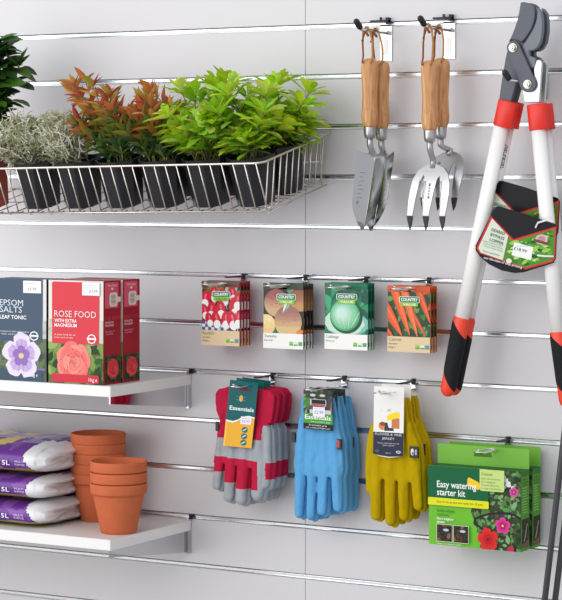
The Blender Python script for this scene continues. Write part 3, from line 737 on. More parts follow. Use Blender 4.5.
a.text('FLOWER & VINE', .5, .295, .034, (226, 228, 236), w=.88, al='c'); a.text('JERSEY', .5, .235, .034, (226, 228, 236), w=.42, al='c')
a.text('Flexible, comfortable and soft', .5, .175, .020, (206, 210, 220), w=.7, al='c'); a.text('cotton gloves', .5, .145, .020, (206, 210, 220), w=.4, al='c')
a.ell(.14, .065, .07, .022, (84, 88, 104)); a.ell(.84, .065, .08, .02, (224, 226, 230)); a.text('Size S', .5, .035, .018, (206, 210, 220), w=.16, al='c'); a.up(); a.ell(.84, .065, .06, .012, (120, 130, 160))
a.build('printed_card_face', card)
q = at(416.5, 452, YD)-OY; mb = MB(); mb.box((q.x-.009, -.0115, q.z-.010), (q.x+.009, -.0075, q.z+.0115)); o = mb.build('woven_tag', M['black'], tY)
a = Art(lambda u, v, h: (q.x+u, -.0115-h, q.z+v)); a.ell(-.003, .001, .0035, .0065, (226, 228, 232)); a.up(); a.ell(-.002, -.001, .002, .003, (120, 122, 130)); a.rect(.003, -.004, .006, .006, (190, 190, 196)); a.build('tag_motif', o)
dup(tY, OY+Vector((.000, .030, .002)), (0, 0, -.02), 'rear pair of mustard gloves, behind the pair with the navy card')
peg_hook(414.5, 382.5, .15, 'chrome hook carrying the mustard gloves')

# ------------------------------------------------------------------ watering kits
KD = .105
k0 = at(429.0, 464.6, KD); k1 = at(521.0, 471.6, KD); kb = at(522.5, 552.4, KD)
KW, KH, KT = k1.x-k0.x, k1.z-kb.z, .038
def kit(loc, label):
    t = thing('watering_kit_box', label, 'box', loc, group='green watering kit boxes on one hook')
    mb = MB(); mb.box((0, 0, 0), (KW, KT, KH), 0, lin((84, 158, 40))); bevel(mb.build('carton', M['print'], t), .0008)
    hz = KH+.037; hx, hz0, hz1 = KW*.5, KH+.017, KH+.025
    mb = MB(); y0, y1 = KT-.0012, KT-.0002
    for p in (((0, y0, KH), (KW, y1, hz0)), ((0, y0, hz0), (hx-.018, y1, hz1)), ((hx+.018, y0, hz0), (KW, y1, hz1)), ((0, y0, hz1), (KW, y1, hz))): mb.box(p[0], p[1], 0, lin((124, 188, 70)))
    mb.build('hang_header', M['print'], t)
    tp = Art(lambda u, v, h: (u, v, KH+h)); tp.rect(.001, .001, KW-.001, KT-.002, (12, 88, 56)); tp.up(); tp.rect(KW*.62, .0, KW*.74, KT*.9, (18, 100, 62)); tp.build('printed_top', t)
    a = Art(); W, H = KW, KH
    a.rect(0, 0, W, H, (112, 190, 50)); a.up()
    a.clip = (0, 0, W, H)
    ph = [(W*.62, H), (W, H), (W, 0), (W*.62, 0), (W*.57, H*.12), (W*.46, H*.46), (W*.52, H*.62)]
    a.poly(ph, (52, 66, 40)); a.up()
    for _ in range(260):
        u, v = random.uniform(W*.50, W), random.uniform(0, H)
        if u < W*(.60-.28*v/H): continue
        q = random.uniform(.007, .018); a.leaf(u, v, q, q*.55, random.uniform(0, PI), random.choice([(80, 130, 62), (54, 92, 46), (104, 158, 92), (38, 54, 38), (132, 176, 120), (64, 70, 52), (96, 82, 56), (90, 150, 80)]))
    a.up()
    for _ in range(14): a.ell(random.uniform(W*.8, W*.92), random.uniform(H*.76, H*.92), .004, .0035, (220, 230, 226), 0, 7, .2)
    for _ in range(8): a.ell(random.uniform(W*.50, W*.58), random.uniform(H*.58, H*.70), .0035, .003, (206, 222, 206), 0, 7, .2)
    def curve(pts, wd, c):
        n = len(pts)
        for i in range(n-1):
            p, q = Vector(pts[i]), Vector(pts[i+1]); d = (q-p).normalized()*wd; nn = Vector((-d.y, d.x)); a.poly([tuple(p+nn), tuple(p-nn), tuple(q-nn+d*.4), tuple(q+nn+d*.4)], c)
    curve([(W*u, H*v) for u, v in ((.535, .30), (.50, .31), (.515, .37), (.58, .41), (.67, .445), (.76, .465), (.86, .47), (.93, .455), (.99, .42))], .0020, (40, 38, 46)); a.up()
    curve([(W*u, H*v) for u, v in ((.52, .31), (.57, .265), (.64, .225), (.75, .17), (.84, .17))], .0018, (44, 40, 48)); a.up()
    a.bloom(W*.81, H*.31, W*.085, (226, 66, 150), (180, 30, 110), (250, 220, 120)); a.bloom(W*.93, H*.74, W*.05, (222, 90, 170), (170, 40, 120), (240, 200, 140))
    a.bloom(W*.655, H*.125, W*.115, (226, 44, 40), (196, 24, 30), (120, 20, 24), 5, .5); a.ell(W*.9, H*.03, .007, .005, (206, 40, 80))
    a.clip = None; a.up(); a.up()
    a.rect(0, H*.60, W*.66, H, (10, 98, 58)); a.up()
    a.rect(0, H*.505, W*.665, H*.60, (226, 226, 34), .003); a.rect(0, H*.505, W*.1, H*.60, (226, 226, 34)); a.up()
    a.poly([(W*.43, H*.80), (W*.435, H*.865), (W*.45, H*.885), (W*.55, H*.835), (W*.57, H*.81), (W*.565, H*.745), (W*.545, H*.735), (W*.45, H*.78)], (246, 206, 34)); a.up()
    a.text('Easy watering', W*.10, H*.735, H*.082, (248, 252, 246), w=W*.43, bold=.012); a.text('starter kit', W*.10, H*.635, H*.082, (248, 252, 246), w=W*.31, bold=.012)
    a.text('Easy to set up and save water for 10 pots', W*.10, H*.54, H*.030, (110, 120, 30), w=W*.50)
    a.text('Easily adapts', W*.10, H*.425, H*.034, (30, 90, 34), w=W*.19); a.text('extensions', W*.10, H*.375, H*.034, (30, 90, 34), w=W*.13)
    a.text('Micro irrigation', W*.10, H*.325, H*.030, (240, 250, 232), w=W*.18, bold=.02); a.text('system', W*.10, H*.285, H*.030, (240, 250, 232), w=W*.085, bold=.02)
    for u0, u1 in ((.10, .265), (.285, .445)):
        a.rect(W*u0-.001, H*.055-.001, W*u1+.001, H*.265+.001, (220, 232, 200)); a.up(); a.leaves(W*u0, H*.055, W*u1, H*.265, 28, .011, [(92, 66, 46), (60, 46, 36), (130, 100, 76), (50, 60, 40), (30, 28, 26)], (56, 42, 34))
        a.rect(W*(u0+.01), H*.17, W*(u1-.02), H*.19, (36, 36, 38)); a.ell(W*(u0+.10), H*.2, .006, .0025, (190, 206, 216)); a.up()
    a.text('Simple to fit. Simple to extend.', W*.11, H*.018, H*.020, (230, 244, 214), w=W*.26)
    a.rect(W*.57, H*.73, W*.835, H*1.0, (200, 222, 132), .004); a.rect(W*.57, H*.9, W*.835, H*1.0, (200, 222, 132)); a.up()
    a.text('Contents:', W*.59, H*.925, H*.036, (40, 110, 50), w=W*.12)
    for k, (s, ww) in enumerate((('10m micro hose', .20), ('10 x drippers', .15), ('Tee and elbow set', .19), ('1 x tap connector', .21))): a.text(s, W*.59, H*(.875-.04*k), H*.022, (60, 120, 60), w=W*ww)
    a.build('printed_front', t)
    s = Art(lambda u, v, h: (KW+h, u, v)); D = KT
    s.rect(.0004, 0, D-.001, H, (78, 150, 38)); s.rect(.0004, H*.93, D-.001, H, (50, 118, 40)); s.up()
    for k in range(13): s.rect(D*.14, H*(.88-.034*k), D*random.uniform(.6, .85), H*(.892-.034*k), (146, 196, 104) if k > 2 else (40, 104, 40))
    s.leaves(D*.1, H*.04, D*.93, H*.40, 30, .014, [(60, 52, 40), (40, 60, 32), (94, 84, 60), (26, 26, 24)], (40, 36, 30)); s.poly([(D*.3, H*.12), (D*.4, H*.12), (D*.75, H*.33), (D*.68, H*.34)], (170, 170, 150)); s.poly([(D*.1, H*.04), (D*.93, H*.04), (D*.93, H*.14), (D*.1, H*.09)], (110, 84, 60)); s.up()
    s.build('printed_side', t)
    return t
kt = kit(Vector((k0.x, -KD, kb.z)), 'front green watering kit box with its flower picture in full view')
dup(kt, Vector((k0.x+.001, -KD+.0495, kb.z-.0008)), (0, 0, 0), 'rear green watering kit box, mostly hidden behind the front one')
peg_hook(509, 440.5, .135, 'chrome hook carrying the green watering kit boxes', bar=.05)

# ------------------------------------------------------------------ hand tools
def tool_hook(px, py, label):
    p = at(px, py, 0)
    t = thing('tool_hook', label, 'hook', p, group='chrome hooks holding hand tools')
    k = MB(); k.box((-.013, -.003, -.072), (.013, -.0005, .0)); k.box((-.013, -.003, -.004), (.013, .004, .001)); k.box((-.0055, -.0040, -.060), (.0055, -.003, -.030), 1); bevel(k.build('back_plate', [M['chrome'], M['white']], t), .0005)
    k = MB(); k.tube([(0, -.002, -.016), (0, -.095, -.016), (0, -.106, -.014), (-.001, -.113, -.008)], .0040, 12); k.build('arm', M['chrome'], t)
    k = MB(); k.tube([(-.0005, -.110, -.0105), (-.003, -.119, -.001)], .0060, 12, round_end=True); k.build('rubber_tip', M['black'], t)
    k = MB(); k.box((-.028, -.016, .004), (.010, -.002, .008)); k.box((.004, -.012, .0), (.010, -.001, .013)); k.box((-.010, -.010, .006), (-.006, -.006, .014)); k.build('lock_bar', M['blackm'], t)
    return t
tool_hook(386.5, 24.5, 'chrome hook above the wooden handled trowels')
tool_hook(449.5, 21.5, 'chrome hook above the wooden handled hand forks')
HPROF = [(.0, 0), (.006, .0), (.0125, .003), (.0158, .009), (.0168, .018), (.0165, .035), (.0148, .058), (.0142, .072), (.0150, .095), (.0163, .108), (.0160, .120), (.0138, .128), (.0118, .132), (.0, .132)]
def tool(name, label, cat, loc, rot, group, kind, lean, neckx=0.0, label_tag=False, loop=(0, 0, 0), hs=1.0, hz=-.196):
    t = thing(name, label, cat, loc, rot, group)
    k = MB(); k.lathe([(r, -z) for r, z in HPROF], 28); k.build('handle', M['wood'], t)
    k = MB(); k.lathe([(.0112, -.129), (.0118, -.132), (.0112, -.145), (.0098, -.153), (.0, -.154)], 24); k.build('ferrule', M['steel'], t)
    yb = .016                                     # the neck cranks back, then the blade comes forward
    nk = [(0, 0, -.150), (0, .001, -.166), (neckx*.3, .006, -.166+(hz+.166)*.35), (neckx*.7, yb-.002, -.166+(hz+.166)*.65), (neckx, yb, hz+.004), (neckx, yb-.002, hz-.007)]
    k = MB(); k.tube(nk, [.0062, .0060, .0056, .0056, .006, .0064], 12); k.build('neck', M['steel'], t)
    if kind == 'trowel':
        k = MB(); NV, NU = 26, 16; L = .146; z0 = -.182
        for side in (0, 1):
            vs = []
            for i in range(NV+1):
                v = i/NV; wv = .0295*(1-.12*v) if v < .55 else .0295*(1-.066)*max(.02, 1-((v-.55)/.45)**2.1)
                if v < .05: wv *= .93+.07*v/.05
                for j in range(NU+1):
                    s = -1+2*j/NU; dep = .021*(1-.5*v)
                    y = yb-.002-lean*v-dep*abs(s)**1.15 + (.0011 if side else 0)
                    zz = z0-L*v+.010*(1-v)**6*(abs(s)-.4)
                    vs.append((neckx+s*wv, y, zz))
            fs = [(i*(NU+1)+j, i*(NU+1)+j+1, (i+1)*(NU+1)+j+1, (i+1)*(NU+1)+j) for i in range(NV) for j in range(NU)]
            k.add(vs, fs if not side else [f[::-1] for f in fs], 0, None, True)
        b = k.build('blade', M['blade'], t, fix=False)
        a = Art(lambda u, v, h: (neckx+u, yb-.002-lean*v-.021*(1-.5*v)*abs(u/(.0295*(1-.12*v)))**1.15-.0006-h, z0-L*v))
        for q in range(9): a.rect(-.020, .25+.055*q, -.014 if q % 2 else -.011, .254+.055*q, (120, 120, 122))
        a.text('8', -.020, .62, .05, (120, 120, 122), w=.004); a.build('depth_marks', b)
    else:
        out = [(-21.5, 50), (-20.6, 38), (-19.5, 25), (-18, 14), (-13.5, 5.5), (-7, 1.2), (-3, -.4), (3, -.4), (7, .8), (12, 3.5), (17, 9.5), (19.8, 18), (20.3, 28), (19, 40), (16.8, 50),
               (11.4, 50), (12.5, 40), (13, 25), (12.2, 15), (9.2, 11), (6.8, 13.5), (5.6, 20), (3.4, 35), (.3, 50), (-5.5, 50), (-4.6, 35), (-3.4, 20), (-4.6, 12.5), (-7.8, 9.8), (-10.8, 12.5), (-12, 25), (-14.4, 40), (-16.2, 50)]
        def yy(v): return yb-.002-lean*(v/63)-.010*math.sin(min(1, max(0, v)/63)*PI)
        # plate as stacked strips following the curve
        k = MB(); pts = [(neckx+x*.00203, v) for x, v in out]
        bm = bmesh.new(); vv = [bm.verts.new((x, 0, v)) for x, v in pts]; bm.faces.new(vv); bmesh.ops.triangulate(bm, faces=bm.faces[:])
        for lev in range(4, 64, 4): bmesh.ops.bisect_plane(bm, geom=bm.verts[:]+bm.edges[:]+bm.faces[:], plane_co=(0, 0, lev), plane_no=(0, 0, 1))
        r = bmesh.ops.extrude_face_region(bm, geom=bm.faces[:]); ev = [e for e in r['geom'] if isinstance(e, bmesh.types.BMVert)]
        es = set(ev)
        for v in bm.verts:
            q = v.co.z; v.co = Vector((v.co.x, yy(q)+(.0034 if v in es else 0), hz-q*.00196*hs))
        bmesh.ops.recalc_face_normals(bm, faces=bm.faces[:]); me = bpy.data.meshes.new('head'); bm.to_mesh(me); bm.free(); me.materials.append(M['steel'])
        hd = bevel(link('fork_head', me, t), .0007, 2)
        a = Art(lambda u, v, h: (neckx+u, yy(v)-.0002-h, hz-v*.00196*hs)); a.rect(-.0022, 33, .0022, 18, (150, 150, 152)); a.up()
        for q in range(5): a.rect(-.0012, 19.5+2.7*q, .0012, 21+2.7*q, (70, 70, 72))
        a.build('maker_stamp', hd)
        for x in (-18.85, -2.6, 14.1):
            k = MB(); P = []
            for q in (49.5, 54, 59, 63.5):
                wd = {49.5: 2.8, 54: 2.2, 59: 1.2, 63.5: .25}[q]
                P.append((q, wd))
            vs = []
            for q, wd in P:
                y0 = yy(q)-.0012
                vs += [(neckx+(x-wd)*.00203, y0, hz-q*.00196*hs), (neckx+(x+wd)*.00203, y0, hz-q*.00196*hs), (neckx+(x+wd)*.00203, y0+.0056*min(1, wd), hz-q*.00196*hs), (neckx+(x-wd)*.00203, y0+.0056*min(1, wd), hz-q*.00196*hs)]
            fs = [(0, 3, 2, 1), (12, 13, 14, 15)]
            for i in range(3):
                for j in range(4): fs.append((i*4+j, i*4+(j+1) % 4, i*4+4+(j+1) % 4, i*4+4+j))
            k.add(vs, fs); k.build('tine_tip', M['black'], t)
    # leather loop from the hole in the handle up over the hook arm
    lx, ly, lz = loop; k = MB()
    for s, mi in ((-1, 0), (1, 1)):
        k.tube([(s*.003, -.006, -.012), (s*.009, -.0165, -.008), (s*.0095, -.010, .004), (lx*.5+s*.010, ly*.5-.004, lz*.5), (lx+s*.007, ly, lz-.006), (lx+s*.002, ly, lz+.0016), (lx-s*.002, ly, lz+.0018)], .0019, 8, mi=mi)
    k.tube([(lx-.004, ly-.006, lz-.012), (lx+.001, ly-.009, lz-.008), (lx+.004, ly-.004, lz-.014)], .0028, 8, mi=0, round_end=True)
    k.tube([(lx-.003, ly-.006, lz-.014), (lx-.007, ly-.008, lz-.026)], .0016, 6, mi=0); k.build('leather_loop', [M['leather'], M['leatherl']], t)
    if label_tag:
        k = MB(); k.prism([(-.036, -.078), (-.020, -.062), (-.014, -.120), (-.020, -.134), (-.034, -.126)], .004, .0046); k.build('swing_tag', M['cable'], t)
    return t
def place(px, py, D): return at(px, py, D)
hz1, hz2 = at(386.5, 24.5, 0), at(449.5, 21.5, 0)
def lp(p, h): return (h.x-p.x, 0, h.z-.016+.0045-p.z)
p = place(369.8, 58.5, .082); tool('garden_trowel', 'front trowel, its wooden handle and scoop nearest the viewer', 'trowel', p, (0, 0, .10), 'wooden handled trowels', 'trowel', .060, .006, False, lp(p, hz1))
p = place(381.2, 60.5, .046); tool('garden_trowel', 'rear trowel, partly hidden behind the front trowel', 'trowel', p, (0, 0, -.05), 'wooden handled trowels', 'trowel', .052, .004, True, lp(p, hz1))
p = place(429.8, 60.5, .092); tool('hand_fork', 'front hand fork with three black tipped tines', 'hand fork', p, (0, 0, .03), 'wooden handled hand forks', 'fork', .020, .000, False, lp(p, hz2))
p = place(441.4, 58.0, .048); tool('hand_fork', 'rear hand fork hanging higher behind the front fork', 'hand fork', p, (-.02, .0, -.06), 'wooden handled hand forks', 'fork', .034, .012, False, lp(p, hz2), .90, -.178)

# ------------------------------------------------------------------ loppers
LD = .092
LO = at(516, 48, LD); kz = FL/((LO-CAM).length)
def Lp(px, py, d=0.0): q = at(px, py, LD)-LO; return Vector((q.x, d, q.z))
def crop(pts): return [(460+x/5.62, y/5.62) for x, y in pts]
def plate(t, name, pts, y0, y1, m, bw=.0012):
    mb = MB(); mb.prism([(Lp(*p).x, Lp(*p).z) for p in pts], y0, y1); return bevel(mb.build(name, M[m], t), bw, 2)
def lopper(label):
    t = thing('lopper', label, 'lopper', LO, group='white handled loppers')
    plate(t, 'blade', crop([(352, 14), (378, 14), (404, 22), (424, 38), (432, 66), (430, 104), (420, 142), (404, 176), (380, 212), (358, 236), (330, 226), (300, 222), (284, 236), (300, 205), (318, 160), (334, 110), (344, 60)]), -.009, -.005, 'gunm')
    plate(t, 'jaw_arm', crop([(284, 226), (310, 212), (350, 232), (372, 250), (372, 290), (350, 400), (330, 440), (292, 575), (222, 575), (232, 500), (246, 410), (262, 320)]), -.005, .003, 'gunm', .002)
    plate(t, 'hook_jaw', crop([(378, 225), (404, 184), (424, 144), (436, 104), (438, 66), (430, 40), (448, 48), (464, 70), (472, 110), (472, 176), (462, 236), (442, 272), (420, 286), (396, 288), (398, 312), (424, 322), (436, 340), (430, 380), (404, 388), (372, 330), (352, 262)]), -.006, .004, 'gunl', .002)
    cap = []
    A_, B_ = Vector((316, 270)), Vector((398, 474)); d = (B_-A_).normalized(); n_ = Vector((-d.y, d.x)); r = 46
    for k in range(9): a_ = PI*k/8; cap.append(tuple(A_+n_*r*.82*math.cos(a_)-d*r*.82*math.sin(a_)))
    for k in range(9): a_ = PI*k/8; cap.append(tuple(B_-n_*r*math.cos(a_)+d*r*math.sin(a_)))
    plate(t, 'link_strap', crop(cap), -.014, -.009, 'gunm', .0016)
    plate(t, 'counter_plate', crop([(440, 340), (452, 336), (466, 344), (470, 362), (466, 410), (462, 470), (455, 575), (372, 575), (352, 470), (338, 425), (352, 420), (400, 470), (426, 420), (424, 390)]), -.008, -.001, 'silver', .0012)
    for x, y in ((315, 270), (397, 475)):
        q = Lp(460+x/5.62, y/5.62); mb = MB()
        for rr, h0, h1, n in ((.0085, -.0155, -.014, 20), (.0068, -.0205, -.0155, 6), (.0035, -.0225, -.0205, 12)):
            mb.tube([(q.x, h0, q.z), (q.x, h1, q.z)], rr, n, sm=False)
        bevel(mb.build('bolt', M['brass'], t), .0006)
    for side, (c0, c1, t0, t1, g1, r0, r1) in enumerate((((508.5, 101), (503, 127), (502.5, 120), (461, 322), (448, 389), 7.6, 7.6), ((537, 104), (539.5, 130), (538, 124), (558.6, 336), (566.5, 400), 7.6, 7.8))):
        P = lambda p: Lp(*p)
        mb = MB(); mb.tube([P(t0), P(((t0[0]+t1[0])/2, (t0[1]+t1[1])/2)), P(t1)], [r0/kz, (r0+r1)/2/kz, r1/kz], 24, sy=.8); h = mb.build('handle_tube', M['white'], t)
        mb = MB(); e0, e1 = P(c0), P(c1); ax = (e1-e0).normalized()
        mb.tube([e0, e0+ax*.0015, e0.lerp(e1, .5), e1-ax*.0015, e1], [10.0/kz, 10.8/kz, 10.8/kz, 10.8/kz, 10.2/kz], 28, sy=.63); mb.build('collar', M['red'], t)
        # grip: red core with a black rubber sleeve cut on the slant
        s0, s1 = P(t1)-( P(g1)-P(t1)).normalized()*.006, P(g1); ax = (s1-s0).normalized(); Ln = (s1-s0).length
        mb = MB(); mb.tube([s0, s0+ax*.003, s0.lerp(s1, .5), s1], [8.0/kz, 8.7/kz, 8.5/kz, 7.8/kz], 24, sy=.8, round_end=True); g = mb.build('grip', M['orange'], t)
        Xv = Vector((1, 0, 0))-ax*ax.x; Xv.normalize(); Yv = Vector((0, 1, 0)); vs = []; N = 28; MM = 14
        for i in range(MM+1):
            q = i/MM; rr = (9.1-.7*q)/kz; c = s0+ax*Ln*(.13+.76*q)
            if i in (0, MM): rr -= .0010
            for k in range(N):
                an = 2*PI*k/N; vs.append(c+Xv*rr*math.cos(an)+Yv*rr*.82*math.sin(an)+ax*(.017*math.cos(an)))
        mb = MB(); mb.add(vs, [(i*N+k, i*N+(k+1) % N, (i+1)*N+(k+1) % N, (i+1)*N+k) for i in range(MM) for k in range(N)], 0, None, True); mb.build('rubber_sleeve', M['rubber'], g)
    return t
def lopper_tag(t, pts, y, name='swing_tag'):
    mb = MB(); mb.prism([(Lp(*p).x, Lp(*p).z) for p in pts], y, y+.0012, 0, lin((15, 15, 19))); return mb.build(name, M['print'], t)
L1 = lopper('front lopper with white handles, its price tag fully in view')
L2 = dup(L1, LO+Vector((0, .0255, 0)), (0, 0, 0), 'rear lopper with white handles, hidden behind the front lopper')
h2 = [c for c in L2.children if c.name.startswith('handle_tube')][0]
d2 = (Lp(461, 322)-Lp(502.5, 120)).normalized(); v2 = Vector((-d2.z, 0, d2.x)); v2 = v2 if v2.x > 0 else -v2
o2 = Lp(502.5, 120).lerp(Lp(461, 322), .115)
r2 = 7.6/kz
a = Art(lambda u, v, h: tuple(o2+d2*u+v2*v+Vector((0, -.8*math.sqrt(max(0, r2*r2-v*v))-h-.0002, 0))))
a.text('Gardener', 0, .0125, -.0075, (58, 62, 70), w=.046, bold=.01); a.build('handle_lettering', h2)
def ctag(pts): return [(473.5+x/5.457, 170+y/5.457) for x, y in pts]
def tag_face(t, dx, dy, y, full):
    """tag drawn in the photo's frame, standing upright and parallel to the wall"""
    def sh(p): return (p[0]+dx, p[1]+dy)
    outl = ctag([(150, 200), (165, 197), (300, 236), (420, 278), (470, 292), (482, 310), (474, 480), (462, 505), (300, 556), (250, 560), (180, 546), (110, 512), (60, 468), (38, 436), (38, 410), (110, 268), (128, 226)])
    tg = lopper_tag(t, [sh(p) for p in outl], y)
    def mp(u, v, h): q = Lp(*sh((473.5+u/5.457, 170+v/5.457))); return (q.x, y-h, q.z)
    a = Art(mp)
    red = (212, 44, 46)
    a.poly([(122, 250), (245, 376), (478, 306), (470, 482), (456, 500), (310, 540), (60, 452), (44, 424), (50, 408)], red); a.up()
    a.poly([(128, 264), (216, 358), (186, 490), (66, 448), (54, 424), (60, 408)], (214, 226, 206)); a.up()
    a.poly([(218, 362), (243, 388), (470, 318), (464, 474), (450, 490), (312, 530), (188, 490)], (76, 142, 44)); a.up()
    rnd = random.Random(3); 
    def inside(u, v):
        pl = [(224, 374), (243, 394), (466, 324), (460, 470), (448, 484), (312, 524), (196, 484)]; c = False
        for i in range(len(pl)):
            (x1, y1), (x2, y2) = pl[i-1], pl[i]
            if (y1 > v) != (y2 > v) and u < (x2-x1)*(v-y1)/(y2-y1)+x1: c = not c
        return c
    for _ in range(260):
        u, v = rnd.uniform(190, 470), rnd.uniform(320, 530); q = rnd.uniform(18, 60); rt = rnd.uniform(-.8, .8)
        if all(inside(u+sx*q*.5*math.cos(rt), v+sx*q*.5*math.sin(rt)) for sx in (-1, 1)): a.leaf(u, v, q, q*.4, rt, rnd.choice([(60, 124, 40), (104, 170, 60), (36, 84, 30), (150, 200, 80), (84, 150, 50), (196, 214, 150)]))
    a.up()
    if full:
        g = (88, 110, 96)
        for k, s in enumerate(('GEARED', 'BYPASS', 'LOPPER')): a.text(s, 122-4*k, 330+27*k, -17, g, w=78, bold=.01, rot=.33)
        for k in range(3): a.text('Precision cutting for branches', 78+3*k, 386+14*k, -8, (130, 146, 130), w=108, rot=.30)
        a.text('10 year guarantee', 78, 442, -9, (90, 110, 96), w=94, rot=.28)
        a.poly([(250, 392), (354, 420), (340, 490), (236, 462)], (242, 242, 240)); a.up()
        a.text('£18.99', 246, 432, -17, (60, 60, 66), w=72, rot=.26, bold=.01); a.rect(262, 412, 330, 415, (190, 190, 190))
        a.ell(398, 378, 34, 28, (214, 190, 190), 0, 18); a.up(); a.ell(398, 376, 22, 18, (190, 140, 140), 0, 16); a.up(); a.poly([(356, 372), (440, 396), (436, 410), (354, 388)], (120, 72, 50)); a.up()
        a.ell(222, 494, 16, 14, (228, 226, 206), .2, 12); a.up()
        a.text('our life-time of easy pruning', 84, 480, -13, (236, 236, 236), w=215, rot=.26, bold=.01)
    a.build('printed_tag_face', tg)
    return tg
tg = tag_face(L1, 0, 0, -.0215, True)
for p in (((541, 227), (543.5, 222.5), (553, 219.5), (558.5, 221.5)), ((543, 255), (550, 255.8), (558, 256))):
    mb = MB(); q = [Lp(*a_) for a_ in p]; mb.tube([Vector((v.x, -.0235-.002*(i % 2), v.z)) for i, v in enumerate(q)], .0019, 8, round_end=True); mb.build('cable_tie', M['cable'], tg)
tag_face(L2, 0-4.8, -25.5, -.0128, True)
# hook carrying them
p = at(521, 80, 0); h = thing('lopper_hook', 'wire hook with a black tip between the lopper arms', 'hook', (p.x+.0, 0, p.z))
q = at(507, 76.5, LD+.028)-Vector((p.x, 0, p.z)); q0 = at(519, 81, LD+.012)-Vector((p.x, 0, p.z))
mb = MB(); mb.tube([(q0.x, -.003, q0.z), (q0.x, q0.y, q0.z), (q0.x-.003, q0.y-.008, q0.z), q+Vector((.004, .003, -.007)), q], .0024, 10); mb.build('arm', M['chrome'], h)
mb = MB(); mb.tube([q+Vector((.002, .002, -.003)), q+Vector((-.003, -.003, .007))], .0058, 12, round_end=True); mb.build('rubber_tip', M['black'], h)
mb = MB(); mb.box((q0.x-.012, -.003, q0.z-.03), (q0.x+.012, -.0005, q0.z+.018)); mb.build('back_plate', M['chrome'], h)

# ------------------------------------------------------------------ tool shafts, bottom right
def shaft(pa, Da, pb, Db, label):
    a_, b_ = at(pa[0], pa[1], Da), at(pb[0], pb[1], Db); d = b_-a_
    lo = a_+d*((.010-a_.z)/d.z); top = a_-d*min(5.0, (Da-.012)/(Db-Da))
    t = thing('tool_shaft', label, 'tool handle', lo, group='dark tool handles leaning on the wall')
    mb = MB(); mb.tube([(0, 0, 0), tuple(top-lo)], .0056, 16); mb.build('shaft', M['pole'], t)
    mb = MB(); v = (top-lo).normalized(); mb.tube([tuple(-v*.006), tuple(v*.03)], .0078, 16, round_end=True); mb.build('end_cap', M['black'], t)
shaft((561.0, 462), .13, (544.5, 602), .165, 'dark slim tool handle leaning on the wall, left of two')
shaft((567.5, 502), .12, (554.8, 602), .145, 'dark slim tool handle leaning on the wall, right of two')

# ------------------------------------------------------------------ wire basket
TH = math.radians(12.9); oD = Vector((0, -math.cos(TH), -math.sin(TH))); nD = Vector((0, -math.sin(TH), math.cos(TH)))
XR = .1188; XL = at(-70, 170, .25).x; BH = .0975; BD_ = .258; IN = .021
B0 = Vector((XR, 0, 1.5722))-nD*BH; B0.y = -.004       # back bottom edge level
RO = -.016; RM = Matrix.Rotation(RO, 3, 'Y')
def bw(x, d, h): return Vector((0, B0.y, B0.z))+RM @ (Vector((x, 0, 0))+oD*d+nD*h)
t = thing('wire_basket', 'long chrome wire basket full of potted plants', 'basket', (0, B0.y, B0.z), (TH, RO, 0))
# local: x, y = -d (towards viewer), z = h
def bl(x, d, h): return Vector((x, -d, h))
def arc(cx, cd, r, a0, a1, h, n=6): return [bl(cx+r*math.cos(a0+(a1-a0)*k/n), cd+r*math.sin(a0+(a1-a0)*k/n), h) for k in range(n+1)]
r = .018
yb0 = (BH*math.sin(TH)/math.cos(TH))*0
mb = MB(); rim = [bl(XL, -.018, BH)] + [bl(XL, BD_-.02, BH)] + arc(XL+r, BD_-r, r, PI, PI/2, BH) + arc(XR-r, BD_-r, r, PI/2, 0, BH) + [bl(XR, -.018, BH)]
mb.tube(rim, .0024, 10, round_end=True); mb.build('rim', M['wire'], t)
mb = MB(); rb = .0014
n = int((XR-XL)/.0253)
fx = [XR-.012-.0253*k for k in range(n)]
for x in fx: mb.tube([bl(x, BD_+.0012, BH), bl(x+(-.0), BD_-IN+.002, .003), bl(x, BD_-IN-.004, 0), bl(x, BD_-IN-.014, 0)], rb, 6)
mb.tube([bl(XL+IN, BD_-IN, .0), bl(XR-IN, BD_-IN, .0)], .0018, 8); mb.build('front_bars', M['wire'], t)
for s, X in ((1, XR), (-1, XL)):
    mb = MB()
    for k in range(10):
        d = .012+.0247*k; mb.tube([bl(X+s*.001, d, BH), bl(X-s*(IN-.002), d, .003), bl(X-s*(IN+.004), d, 0), bl(X-s*(IN+.03), d, 0)], rb, 6)
    mb.build('side_bars', M['wire'], t)
mb = MB()
for k in (0, 5): mb.tube([bl(XL+IN, .012+.0247*k, -.0005), bl(XR-IN, .012+.0247*k, -.0005)], rb, 6)
for x in fx[::2]: mb.tube([bl(x, .0, -.003), bl(x, BD_-IN, -.003)], rb, 6)
mb.build('floor_wires', M['wire'], t)
mb = MB()
for x in fx: mb.tube([bl(x, .022, .0), bl(x, .004+0, BH)], rb, 6)
mb.tube([bl(XL, .002, BH), bl(XR, .002, BH)], .002, 8); mb.tube([bl(XL+IN, .012, .045), bl(XR-IN*.5, .012, .045)], .0016, 8); mb.build('back_bars', M['wire'], t)

